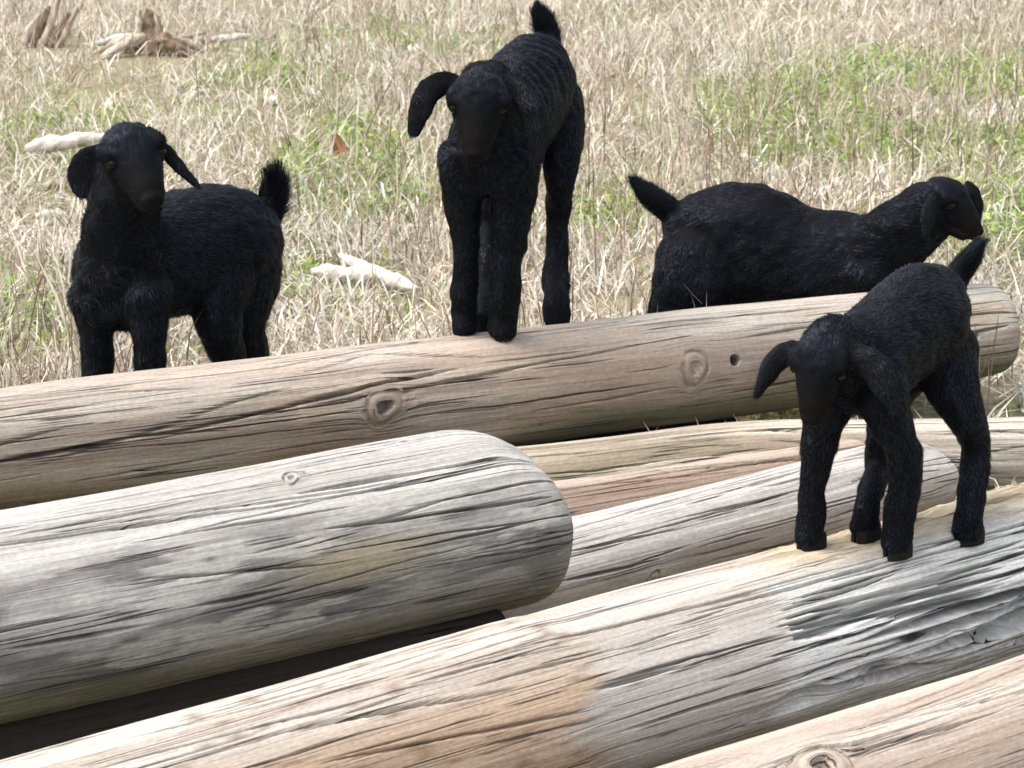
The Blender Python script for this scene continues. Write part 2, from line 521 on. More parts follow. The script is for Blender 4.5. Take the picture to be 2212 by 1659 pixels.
def col_diag(S, T, circ, tg, ax, seed):
    st = streaks(S, tg, seed, 4.0, 50)
    s1 = ax.hit(1290, 1500)[1]; s2 = ax.hit(1700, 1400)[1]; s3 = ax.hit(1650, 1210)[1]
    c = mixc([0.43, 0.37, 0.315], [0.55, 0.495, 0.44], smooth(0.3, 0.65, st))           # pale upper face
    jag = 0.03 * (vnoise(circ * 60, S * 0, 5) - 0.5) + 0.02 * (vnoise(circ * 300, S * 0, 6) - 0.5)
    jag = jag + 0.10 * (fbm(S * 7, circ * 40, 66, 4) - 0.5)
    left = smooth(s1 + 0.030, s1 - 0.030, S + jag)
    orange = left * ramp(20, -15, T) * smooth(0.25, 0.5, fbm(S * 3.5, circ * 12, 61, 3) + 0.25 * smooth(s1 - 0.3, s1, S))
    c = mixc(c, mixc([0.43, 0.29, 0.19], [0.58, 0.43, 0.30], st), 0.85 * orange)
    midz = (1 - left) * smooth(s2 + 0.03, s2 - 0.03, S + jag)
    c = mixc(c, mixc([0.43, 0.395, 0.36], [0.60, 0.555, 0.515], st), midz * (0.4 + 0.6 * ramp(30, -10, T)))
    c = mixc(c, [0.38, 0.385, 0.31], 0.5 * midz * ramp(-22, -55, T) * smooth(0.3, 0.6, fbm(S * 5, circ * 14, 62, 3)))
    right = smooth(s2 - 0.03, s2 + 0.03, S + jag)
    c = mixc(c, mixc([0.56, 0.55, 0.525], [0.74, 0.73, 0.70], smooth(0.3, 0.6, st)), right * ramp(42, 10, T))
    straw = smooth(s3 - 0.05, s3 + 0.08, S) * ramp(12, 38, T)
    c = mixc(c, mixc([0.36, 0.28, 0.17], [0.60, 0.50, 0.35], smooth(.3, .7, fbm(S * 14, circ * 90, 63, 3))), 0.85 * straw)
    spot = smooth(0.70, 0.76, fbm(S * 60, circ * 110, 64, 2))
    c = mixc(c, [0.20, 0.13, 0.08], 0.6 * spot * left)
    return c


def col_near(S, T, circ, tg, ax, seed):
    st = streaks(S, tg, seed, 4.0, 45)
    c = mixc([0.41, 0.335, 0.28], [0.54, 0.475, 0.41], smooth(0.3, 0.65, st))
    pk = smooth(0.42, 0.6, fbm(S * 4, circ * 10, 41, 3)) * ramp(30, -10, T)
    c = mixc(c, [0.40, 0.30, 0.235], 0.6 * pk)
    return c


def col_mid(S, T, circ, tg, ax, seed):
    st = streaks(S, tg, seed, 3.5, 50)
    c = mixc([0.43, 0.40, 0.37], [0.58, 0.545, 0.51], smooth(0.28, 0.62, st))
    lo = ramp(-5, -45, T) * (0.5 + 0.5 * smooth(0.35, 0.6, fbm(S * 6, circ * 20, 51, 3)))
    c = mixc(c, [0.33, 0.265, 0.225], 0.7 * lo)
    return c


def col_back(S, T, circ, tg, ax, seed):
    st = streaks(S, tg, seed, 4.5, 70)
    c = mixc([0.30, 0.25, 0.185], [0.58, 0.52, 0.43], smooth(0.32, 0.62, st))
    g = smooth(0.45, 0.75, S)
    return mixc(c, mixc([0.27, 0.25, 0.23], [0.50, 0.47, 0.44], st), 0.6 * g)


def col_brown(S, T, circ, tg, ax, seed):
    st = streaks(S, tg, seed, 3.0, 40)
    c = mixc([0.22, 0.15, 0.115], [0.36, 0.27, 0.21], smooth(0.3, 0.7, st))
    return mixc(c, [0.50, 0.42, 0.35], 0.85 * ramp(20, 45, T))


def col_shade(S, T, circ, tg, ax, seed):  # near-black wood: the shade of the gaps is put into its colour
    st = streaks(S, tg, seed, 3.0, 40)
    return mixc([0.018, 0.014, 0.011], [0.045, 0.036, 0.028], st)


def rotten_diag(S, tg, circ, seed):
    ax = A_DIAG
    s2 = ax.hit(1720, 1400)[1]
    zone = smooth(s2 - 0.02, s2 + 0.22, S) * smooth(math.radians(22) * ax.r0, math.radians(-8) * ax.r0, circ)
    n2 = fbm(S * 14, tg * 210, 503, 2, 0.5)
    d = -0.005 * (n2 - 0.3) * zone
    # torn strip along the lower edge
    low = smooth(s2 - 0.12, s2 + 0.08, S) * np.exp(-((circ - math.radians(-58) * ax.r0 - 0.02 * (S - s2)) / 0.014) ** 2)
    d -= 0.036 * low * smooth(0.36, 0.48, fbm(S * 4, tg * 60, 505, 3))
    # peeled step near the brown/grey boundary
    s1 = ax.hit(1290, 1500)[1]
    jag = 0.03 * (vnoise(circ * 60, S * 0, 5) - 0.5) + 0.02 * (vnoise(circ * 300, S * 0, 6) - 0.5)
    d -= 0.0025 * smooth(s1 - 0.02, s1 + 0.01, S + jag)
    # crumbly straw-coloured top by the kid's feet
    s3 = ax.hit(1650, 1210)[1]
    crumb = smooth(s3 - 0.03, s3 + 0.1, S) * smooth(math.radians(8) * ax.r0, math.radians(28) * ax.r0, circ)
    d += crumb * (fbm(S * 45, circ * 70, 507, 3) - 0.55) * 0.012
    return d


def kn(ax, px, py, r_, h, hole=0.0):
    p, s, th = ax.hit(px, py)
    return (s, th * 0.5 * (ax.r0 + ax.r1), r_, h, hole)


def ck(ax, pts, w, d):
    (x0, y0), (x1, y1) = pts
    _, s0, t0 = ax.hit(x0, y0); _, s1, t1 = ax.hit(x1, y1)
    rm = 0.5 * (ax.r0 + ax.r1)
    f0, f1 = (s0, t0 * rm), (s1, t1 * rm)
    return (f0[0], f1[0], f0[1], f1[1], w, d)


def rot_cracks():
    """deep parallel splits in the rotten right-hand half of the front log"""
    rg = np.random.default_rng(77); out = []
    for k in range(70):
        x0 = rg.uniform(1690, 2230); f = rg.random() ** .8
        ytop = 1040 + (2212 - x0) * .293; yb = 1425 + (2212 - x0) * .305
        y0 = ytop + 70 + (yb - ytop - 95) * f
        ln = rg.uniform(60, 330)
        sl = .285 + rg.normal(0, .03)
        deep = smooth(.15, .7, np.array(f))
        c = ck(A_DIAG, ((x0, y0), (x0 + ln, y0 - sl * ln)), rg.uniform(.0016, .0030) + .0055 * rg.random() ** 2 * float(deep), rg.uniform(.018, .028) + .020 * float(deep))
        if c[1] > c[0]: out.append(c)
    return out


log = make_log("fallen_log", A_TOP, 1, col_top,
    cracks=[ck(A_TOP, ((-60, 1008), (470, 915)), .0030, .016), ck(A_TOP, ((380, 935), (980, 800)), .0032, .017),
            ck(A_TOP, ((20, 870), (640, 800)), .0014, .008), ck(A_TOP, ((560, 812), (1010, 735)), .0016, .010),
            ck(A_TOP, ((900, 838), (1400, 745)), .0020, .011), ck(A_TOP, ((1080, 745), (1430, 700)), .0015, .009),
            ck(A_TOP, ((1330, 720), (1800, 668)), .0020, .011), ck(A_TOP, ((1600, 730), (2000, 672)), .0018, .010),
            ck(A_TOP, ((1990, 735), (2180, 700)), .0030, .015), ck(A_TOP, ((1900, 760), (2175, 742)), .0022, .012),
            ck(A_TOP, ((1980, 690), (2180, 668)), .0022, .012), ck(A_TOP, ((1980, 668), (2170, 645)), .0018, .010),
            ck(A_TOP, ((300, 950), (820, 880)), .0015, .009), ck(A_TOP, ((120, 1040), (560, 965)), .0018, .010),
            ck(A_TOP, ((860, 900), (1430, 820)), .0016, .010), ck(A_TOP, ((1560, 840), (1800, 800)), .0022, .010)],
    ncracks=55, knots=[kn(A_TOP, 825, 878, .024, .004, .022), kn(A_TOP, 1495, 792, .023, .004, 0.004),
                       kn(A_TOP, 1581, 776, .0085, -.001, .040), kn(A_TOP, 2106, 722, .008, -.001, .040)],
    end0=(0.03, 0.8), end1=(0.030, 0.84), bend=.002,
    rotten=lambda S, tg, circ, seed: 0.0110 * np.clip(1 - ((S - 1.15) / 0.85) ** 2, -.3, 1))
tag(log, "long brown weathered log lying highest on the pile, the tallest kid stands on it", "log", "logs in the pile")

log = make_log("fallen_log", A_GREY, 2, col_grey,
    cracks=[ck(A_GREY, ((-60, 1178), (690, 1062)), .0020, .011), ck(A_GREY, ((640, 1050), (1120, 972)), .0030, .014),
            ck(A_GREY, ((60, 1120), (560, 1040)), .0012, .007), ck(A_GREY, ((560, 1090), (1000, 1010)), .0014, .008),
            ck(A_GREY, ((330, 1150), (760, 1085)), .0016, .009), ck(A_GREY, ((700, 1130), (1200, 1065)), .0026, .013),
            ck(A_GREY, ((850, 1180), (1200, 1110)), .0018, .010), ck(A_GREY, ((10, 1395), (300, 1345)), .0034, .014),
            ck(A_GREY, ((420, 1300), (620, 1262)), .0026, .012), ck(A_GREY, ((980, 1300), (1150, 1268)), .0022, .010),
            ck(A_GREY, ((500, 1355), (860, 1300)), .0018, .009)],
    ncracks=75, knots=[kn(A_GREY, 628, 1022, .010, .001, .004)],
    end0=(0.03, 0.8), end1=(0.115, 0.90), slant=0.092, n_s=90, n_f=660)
tag(log, "thick silver-grey log at the left with dark stains and a rounded end", "log", "logs in the pile")

log = make_log("fallen_log", A_DIAG, 3, col_diag,
    cracks=[ck(A_DIAG, ((1310, 1490), (1470, 1450)), .0036, .015), ck(A_DIAG, ((1330, 1475), (1700, 1380)), .0026, .012),
            ck(A_DIAG, ((1480, 1450), (1760, 1370)), .0022, .011), ck(A_DIAG, ((1190, 1390), (1660, 1280)), .0018, .010),
            ck(A_DIAG, ((1500, 1330), (1900, 1230)), .0018, .010), ck(A_DIAG, ((1340, 1590), (1720, 1480)), .0024, .012),
            ck(A_DIAG, ((1320, 1630), (1600, 1550)), .0024, .012), ck(A_DIAG, ((900, 1480), (1230, 1400)), .0018, .009),
            ck(A_DIAG, ((560, 1600), (1120, 1490)), .0018, .009), ck(A_DIAG, ((700, 1650), (1290, 1540)), .0020, .010),
            ck(A_DIAG, ((300, 1590), (760, 1480)), .0014, .008), ck(A_DIAG, ((1050, 1620), (1300, 1560)), .0020, .010),
            ck(A_DIAG, ((1760, 1330), (2250, 1190)), .0040, .020), ck(A_DIAG, ((1700, 1480), (2250, 1310)), .0050, .024),
            ck(A_DIAG, ((1850, 1400), (2250, 1270)), .0050, .022)] + rot_cracks(),
    ncracks=85, rotten=rotten_diag, n_f=780, n_s=130,
    end0=(0.03, 0.8), end1=(0.03, 0.8))
tag(log, "pale split log slanting across the front, tan at left and rotten white at right", "log", "logs in the pile")

log = make_log("fallen_log", A_NEAR, 4, col_near,
    cracks=[ck(A_NEAR, ((1800, 1640), (2160, 1530)), .0018, .009), ck(A_NEAR, ((1650, 1655), (1900, 1590)), .0020, .010)],
    ncracks=45, knots=[kn(A_NEAR, 1780, 1652, .026, .006, .012)],
    end0=(0.03, 0.8), end1=(0.03, 0.8), n_f=380, n_s=70)
tag(log, "pinkish tan log cut off by the bottom right corner, nearest of the pile", "log", "logs in the pile")

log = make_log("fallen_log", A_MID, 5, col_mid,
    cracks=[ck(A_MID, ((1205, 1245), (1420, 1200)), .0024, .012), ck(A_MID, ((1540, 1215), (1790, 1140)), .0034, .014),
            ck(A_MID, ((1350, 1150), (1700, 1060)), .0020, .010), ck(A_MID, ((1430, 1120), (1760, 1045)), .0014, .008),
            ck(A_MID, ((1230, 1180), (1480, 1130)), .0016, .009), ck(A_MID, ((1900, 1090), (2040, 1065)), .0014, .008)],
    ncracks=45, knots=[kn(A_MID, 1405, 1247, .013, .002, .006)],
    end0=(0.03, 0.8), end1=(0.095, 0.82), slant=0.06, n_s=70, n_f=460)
tag(log, "pale grey log with a rounded end, behind the legs of the smallest kid", "log", "logs in the pile")

log = make_log("fallen_log", A_BACK, 6, col_back, ncracks=70, crack_depth=0.013, rough_amp=1.3, wander=2.2, sag=lambda S: -0.042 * smooth(0.48, 0.0, S),
    end0=(0.03, 0.8), end1=(0.03, 0.8), n_s=80, n_f=400)
tag(log, "straw-grey log with deep wavy cracks, lying level under the highest log at right", "log", "logs in the pile")

log = make_log("fallen_log", A_BROWN, 7, col_brown, ncracks=25,
    cracks=[ck(A_BROWN, ((1200, 1075), (1560, 1010)), .0018, .010)], end0=(0.03, 0.8), end1=(0.03, 0.7), n_s=60, n_f=260)
tag(log, "narrow reddish brown log wedged behind the pale grey middle log", "log", "logs in the pile")

log = make_log("thin_pole", A_UNDER, 8, col_shade, ncracks=10, end0=(0.02, 0.8), end1=(0.02, 0.8), n_s=60, n_f=80, n_b=20, rough_amp=.5)
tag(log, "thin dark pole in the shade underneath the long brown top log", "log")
log = make_log("thin_pole", A_GAP_PROP, 9, col_shade, ncracks=10, end0=(0.02, 0.8), end1=(0.02, 0.8), n_s=60, n_f=80, n_b=20)
tag(log, "added near-black pole standing in for shade under the silver-grey log, lower left", "log")

# ------------------------------------------------------------------ field vegetation (uncountable: stuff)
def blades(n, xy, z0, length, lean, width, cols, rng, curl=0.6, az=None, twist=1.0):
    width = width * (1.0 - 0.30 * smooth(5.5, 8.5, xy[:, 1]))
    """n curved blades as ribbons of 5 points; lean 0 = upright .. 1 = lying"""
    if az is None: az = rng.uniform(0, 2 * np.pi, n)
    h = np.stack([np.cos(az), np.sin(az)], -1)
    face = az + np.pi / 2 + rng.normal(0, 0.7, n) * twist
    sd = np.stack([np.cos(face), np.sin(face), np.zeros(n)], -1)
    a1 = lean * (np.pi / 2) * 0.9
    a2 = a1 + curl * rng.uniform(0.1, 1.0, n)
    l1 = length * 0.5; l2 = length * 0.5
    p0 = np.stack([xy[:, 0], xy[:, 1], z0], -1)
    p1 = p0 + np.stack([h[:, 0] * np.sin(a1) * l1, h[:, 1] * np.sin(a1) * l1, np.cos(a1) * l1], -1)
    p2 = p1 + np.stack([h[:, 0] * np.sin(a2) * l2, h[:, 1] * np.sin(a2) * l2, np.cos(a2) * l2], -1)
    p2[:, 2] = np.maximum(p2[:, 2], z0 + 0.003)
    w = width[:, None] * 0.5
    V = np.stack([p0 - sd * w, p0 + sd * w, p1 + sd * w * .85, p1 - sd * w * .85, p2], 1).reshape(-1, 3)
    k = np.arange(n)[:, None] * 5
    Fq = (k + np.array([[0, 1, 2, 3]])); Ft = (k + np.array([[3, 2, 4]]))
    faces = np.concatenate([Fq.ravel(), Ft.ravel()]); sizes = np.concatenate([np.full(n, 4), np.full(n, 3)])
    C = np.repeat(cols, 5, 0)
    return V, faces, sizes, C


def build_veg(name, chunks, mat, label, cat):
    V, F, Z, C = [], [], [], []; off = 0
    for v, f, z, c in chunks:
        V.append(v); F.append(f + off); Z.append(z); C.append(c); off += len(v)
    me = mesh_np(name, np.concatenate(V), np.concatenate(F), np.concatenate(Z), False, np.concatenate(C))
    me.materials.append(mat)
    o = link(bpy.data.objects.new(name, me)); tag(o, label, cat, kind="stuff")
    return o


rng = np.random.default_rng(11)
# green patches surveyed from the photo: (px, py, radius m, strength)
PATCH = [(250, 250, .42, 1.0), (330, 300, .3, .7), (560, 200, .30, .45), (900, 110, .35, .45), (700, 350, .22, .8), (790, 440, .17, 1.2),
         (700, 300, .25, .5), (40, 650, .16, 1.2), (70, 720, .16, 1.2), (30, 560, .12, .6), (640, 610, .13, 1.0), (830, 640, .14, .8),
         (760, 700, .12, .5), (1850, 170, .45, .55), (1780, 230, .35, .5), (2170, 170, .4, .7), (2190, 430, .22, 1.1), (2190, 520, .2, 1.3), (2080, 330, .3, .5),
         (1400, 300, .25, .5), (1560, 300, .2, .4), (1330, 500, .16, .5), (1290, 440, .2, .4), (2190, 880, .10, 1.0), (1680, 900, .1, .8), (550, 640, .1, .6),
         (480, 760, .1, .5), (1900, 320, .25, .35), (100, 470, .2, .3), (620, 90, .3, .3)]


def green_mask(x, y):
    g = np.zeros_like(x)
    for px, py, r, k in PATCH:
        c = on_ground(px, py)
        g = g + k * np.exp(-(((x - c[0]) / (r * .85)) ** 2 + ((y - c[1]) / (r * 1.3)) ** 2))
    n = fbm(x * 3.1 + 9, y * 2.2 + 4, 201, 4)
    return np.clip(np.maximum(g - .12, 0) * (0.2 + 2.1 * smooth(.3, .7, n)) + 0.16 * smooth(0.60, 0.76, n), 0, 1.5)


def field_points(n, y0=4.55, y1=11.5, side=0.45):
    """density even on the picture-ish trapezoid of the field, plus a margin at both sides"""
    out = []
    got = 0
    while got < n:
        m = int(n * 1.6)
        y = y0 + (y1 - y0) * rng.random(m) ** 1.25
        hw = 0.175 * y + side
        x = rng.uniform(-1, 1, m) * hw
        out.append(np.stack([x, y], -1)); got += m
    return np.concatenate(out)[:n]


# trampled spots where deadwood lies: (px, py, rx, ry)
CLEAR = [(738, 612, .085, .10), (800, 612, .085, .12), (870, 640, .06, .07), (150, 350, .11, .10), (325, 125, .15, .28), (112, 115, .10, .18), (495, 88, .07, .12), (110, 468, .045, .06), (728, 352, .03, .06), (70, 752, .08, .02)]


def near_logs(xy, margin=0.0):
    k = np.zeros(len(xy), bool)
    for px, py, rx, ry in CLEAR:
        c = on_ground(px, py)
        e = ((xy[:, 0] - c[0]) / rx) ** 2 + ((xy[:, 1] - c[1]) / ry) ** 2
        k |= (e < 1) & (rng.random(len(xy)) < .8)
    for ax in (A_TOP, A_GREY, A_DIAG, A_NEAR, A_MID, A_BACK, A_BROWN):
        d = xy - ax.p0[:2]; a2 = ax.a[:2]
        s = d @ a2; t = np.abs(d[:, 0] * a2[1] - d[:, 1] * a2[0])
        k |= (s > -0.03) & (s < ax.L + 0.03) & (t < max(ax.r0, ax.r1) + margin)
    return k


def pick(pal, n, p=None):
    pal = np.array(pal, float)
    c = pal[rng.choice(len(pal), n, p=p)]
    return np.clip(c * rng.uniform(0.75, 1.22, (n, 1)) * rng.uniform(0.95, 1.05, (n, 3)), 0, 0.85)


STRAW = [[.70, .65, .56], [.64, .58, .49], [.62, .58, .52], [.54, .47, .385], [.40, .33, .26], [.80, .77, .70], [.19, .145, .10]]
STRAW_P = [.21, .18, .16, .14, .12, .09, .10]
GREENS = [[.22, .32, .07], [.29, .39, .10], [.36, .43, .15], [.11, .19, .05], [.44, .47, .22], [.16, .28, .12]]
GREEN_P = [.26, .26, .18, .10, .12, .08]

chunks = []
# thatch: short curled straw lying close to the soil
xy = field_points(96000); xy = xy[~near_logs(xy)]; g = green_mask(xy[:, 0], xy[:, 1])
hole = smooth(.52, .66, fbm(xy[:, 0] * 16, xy[:, 1] * 11, 221, 3))
keep = rng.random(len(xy)) > np.clip(g, 0, 1) * 0.5 + .85 * hole; xy = xy[keep]; n = len(xy)
z = ground_h(xy[:, 0], xy[:, 1])
chunks.append(blades(n, xy, z + rng.uniform(-.004, .012, n), rng.uniform(.03, .11, n), rng.uniform(.35, 1.0, n), rng.uniform(.0025, .0065, n), pick(STRAW, n, STRAW_P), rng, 1.0))
# standing dry grass in clumps
xy = field_points(90000); xy = xy[~near_logs(xy, .02)]
d = fbm(xy[:, 0] * 4, xy[:, 1] * 3, 205, 4); g = green_mask(xy[:, 0], xy[:, 1])
keep = rng.random(len(xy)) < np.clip(0.7 * smooth(.40, .66, d) * (1.0 - 0.75 * np.clip(g, 0, 1)) + .10 + 0.25 * smooth(7.5, 9.5, xy[:, 1]), 0, 1); xy = xy[keep]; n = len(xy)
z = ground_h(xy[:, 0], xy[:, 1])
hg = (0.03 + 0.08 * fbm(xy[:, 0] * 1.5, xy[:, 1] * 1.2, 207, 2)) * rng.uniform(.6, 1.5, n)
chunks.append(blades(n, xy, z, hg, np.abs(rng.normal(.30, .34, n)).clip(0, .95), rng.uniform(.0018, .0042, n), pick(STRAW, n, STRAW_P), rng, 0.9))
# thinner cover further out to both sides and beyond
m_ = 45000
y_ = rng.uniform(1.6, 17.0, m_); x_ = rng.uniform(-5.5, 5.5, m_)
out_ = (np.abs(x_) > 0.175 * y_ + .40) | (y_ > 11.3)
xy = np.stack([x_, y_], -1)[out_]; xy = xy[~near_logs(xy, .02)]; n = len(xy); z = ground_h(xy[:, 0], xy[:, 1])
chunks.append(blades(n, xy, z, rng.uniform(.04, .13, n), rng.uniform(.1, 1.0, n), rng.uniform(.005, .010, n), pick(STRAW, n, STRAW_P), rng, 1.0))
build_veg("dry_grass", chunks, M_DRY, "pale dry straw grass covering the field behind the logs", "grass")

chunks = []
xy = field_points(120000); xy = xy[~near_logs(xy)]; g = green_mask(xy[:, 0], xy[:, 1])
keep = rng.random(len(xy)) < np.clip(g * 0.85 + 0.02, 0, 1); xy = xy[keep]; n = len(xy)
z = ground_h(xy[:, 0], xy[:, 1])
chunks.append(blades(n, xy, z, rng.uniform(.02, .065, n), np.abs(rng.normal(.45, .3, n)).clip(0, 1), rng.uniform(.0022, .0055, n), pick(GREENS, n, GREEN_P), rng, 1.1))
# broad little leaves of ground weeds in the strongest patches
xy = field_points(80000); xy = xy[~near_logs(xy)]; g = green_mask(xy[:, 0], xy[:, 1])
keep = rng.random(len(xy)) < smooth(.55, 1.2, g) * 0.75; xy = xy[keep]; n = len(xy)
z = ground_h(xy[:, 0], xy[:, 1])
chunks.append(blades(n, xy, z + rng.uniform(.004, .03, n), rng.uniform(.012, .03, n), rng.uniform(.6, 1.0, n), rng.uniform(.008, .016, n), pick(GREENS, n, GREEN_P), rng, 0.5))
build_veg("green_grass", chunks, M_GREEN, "short green grass and clover in patches through the straw", "grass")

# tall thin weed stalks with side twigs
chunks = []
ns = 4200
xy = field_points(ns * 3, 4.9, 11.5)
d = fbm(xy[:, 0] * 2.3 + 5, xy[:, 1] * 1.6, 215, 3)
xy = xy[rng.random(len(xy)) < smooth(.40, .68, d) * .9 + .05][:ns]; xy = xy[~near_logs(xy, .05)]; n = len(xy)
z = ground_h(xy[:, 0], xy[:, 1])
STEM = [[.42, .34, .26], [.30, .22, .16], [.17, .12, .085], [.55, .48, .38], [.64, .58, .48]]
sc_ = pick(STEM, n, [.24, .24, .20, .18, .14])
ln = rng.uniform(.08, .28, n); az = rng.uniform(0, 2 * np.pi, n); lean = np.abs(rng.normal(.10, .20, n)).clip(0, .7)
chunks.append(blades(n, xy, z, ln, lean, rng.uniform(.0016, .0034, n), sc_, rng, 0.35, az))
for k in range(4):
    f = rng.uniform(.3, .85, n)
    a1 = lean * (np.pi / 2) * .9
    bx = xy + np.stack([np.cos(az), np.sin(az)], -1) * (np.sin(a1) * ln * f)[:, None]
    bz = z + np.cos(a1) * ln * f
    sel = rng.random(n) < .6
    chunks.append(blades(sel.sum(), bx[sel], bz[sel], (ln * rng.uniform(.2, .45, n))[sel], rng.uniform(.15, .6, n)[sel], rng.uniform(.0015, .0028, n)[sel], sc_[sel], rng, -0.4))
# long pale culms leaning beside the left kid
for (x0, y0, x1, y1, Y0, w_) in [(168, 775, 62, 520, 5.1, .0055), (150, 700, 98, 500, 5.3, .004), (60, 610, -5, 440, 5.6, .004), (118, 800, 60, 700, 5.2, .004),
                                 (172, 720, 155, 560, 5.25, .0035), (300, 330, 262, 210, 7.2, .005), (760, 420, 770, 250, 6.9, .004), (690, 520, 640, 430, 6.3, .004),
                                 (2100, 840, 2170, 700, 5.6, .004), (2075, 870, 2190, 800, 5.5, .004), (1000, 690, 960, 590, 5.6, .004), (905, 700, 930, 560, 5.8, .004),
                                 (1310, 640, 1290, 520, 5.6, .004), (640, 760, 610, 640, 5.5, .0035), (620, 690, 690, 560, 5.7, .0035)]:
    p0 = at(x0, y0, Y0); p1 = at(x1, y1, Y0 + .04); mid_ = (p0 + p1) / 2 + np.array([.006, 0, .004]); s_ = np.array([.9, .3, .3]) * w_ / 2
    v = np.stack([p0 - s_, p0 + s_, mid_ + s_ * .85, mid_ - s_ * .85, p1])
    chunks.append((v, np.array([0, 1, 2, 3, 3, 2, 4]), np.array([4, 3]), np.tile(np.array([[.74, .69, .56]]), (5, 1))))
build_veg("dry_weed_stalks", chunks, M_DRY, "thin upright dry weed stalks with twigs across the field", "weeds")

# ------------------------------------------------------------------ tubes and lofts
def loft(path, ups, m=18, cap=True):
    """path rows: (x,y,z, r_side, r_up); ups: hint vector(s). closed elliptical tube with domed ends"""
    P = np.array([p[:3] for p in path], float); R = np.array([p[3:5] for p in path], float)
    # densify with Catmull-Rom
    n = len(P); Q, RR, UU = [], [], []
    ups = np.array(ups, float)
    if ups.ndim == 1: ups = np.tile(ups, (n, 1))
    def cr(A, i, t):
        a, b, c, d = A[max(i - 1, 0)], A[i], A[min(i + 1, n - 1)], A[min(i + 2, n - 1)]
        return 0.5 * ((2 * b) + (-a + c) * t + (2 * a - 5 * b + 4 * c - d) * t * t + (-a + 3 * b - 3 * c + d) * t ** 3)
    for i in range(n - 1):
        for t in np.linspace(0, 1, 5)[:-1]:
            Q.append(cr(P, i, t)); RR.append(cr(R, i, t)); UU.append(ups[i] * (1 - t) + ups[i + 1] * t)
    Q.append(P[-1]); RR.append(R[-1]); UU.append(ups[-1])
    Q, RR, UU = np.array(Q), np.maximum(np.array(RR), 5e-4), np.array(UU)
    tan = np.gradient(Q, axis=0); tan = nrm_rows(tan)
    side = nrm_rows(np.cross(tan, UU)); up = np.cross(side, tan)
    an = np.linspace(0, 2 * np.pi, m, endpoint=False)
    rings = []
    def ring(c, s, u, rs, ru): return c + np.cos(an)[:, None] * s * rs + np.sin(an)[:, None] * u * ru
    if cap:
        for f in (0.35, 0.75):
            rr = RR[0] * math.sqrt(1 - (1 - f) ** 2)
            rings.append(ring(Q[0] - tan[0] * RR[0].min() * (1 - f) * .9, side[0], up[0], rr[0], rr[1]))
    for k in range(len(Q)): rings.append(ring(Q[k], side[k], up[k], *RR[k]))
    if cap:
        for f in (0.75, 0.35):
            rr = RR[-1] * math.sqrt(1 - (1 - f) ** 2)
            rings.append(ring(Q[-1] + tan[-1] * RR[-1].min() * (1 - f) * .9, side[-1], up[-1], rr[0], rr[1]))
    V = np.concatenate(rings); nr = len(rings)
    I, J = np.meshgrid(np.arange(nr - 1), np.arange(m), indexing='ij')
    q = np.stack([I * m + J, I * m + (J + 1) % m, (I + 1) * m + (J + 1) % m, (I + 1) * m + J], -1).reshape(-1, 4)
    F = [list(x) for x in q]
    F.append(list(range(m))[::-1]); F.append(list(range((nr - 1) * m, nr * m)))
    return V, F, Q, tan


def hash3(ix, iy, iz, seed):
    return _hash2(ix * 73 + iz * 9176, iy * 19 + iz * 131, seed)


def noise3(p, sc, seed):
    x, y, z = (p * sc).T
    iz = np.floor(z); fz = z - iz; fz = fz * fz * (3 - 2 * fz)
    return vnoise(x + iz * 37.1, y + iz * 17.7, seed) * (1 - fz) + vnoise(x + (iz + 1) * 37.1, y + (iz + 1) * 17.7, seed) * fz


HEAD = [(-.006, .000, .037, .036), (.006, .004, .0435, .041), (.022, .004, .0455, .042), (.040, -.002, .041, .040), (.058, -.010, .035, .037),
        (.076, -.018, .0300, .033), (.092, -.024, .0255, .029), (.106, -.029, .0225, .0245), (.116, -.031, .0175, .0185)]


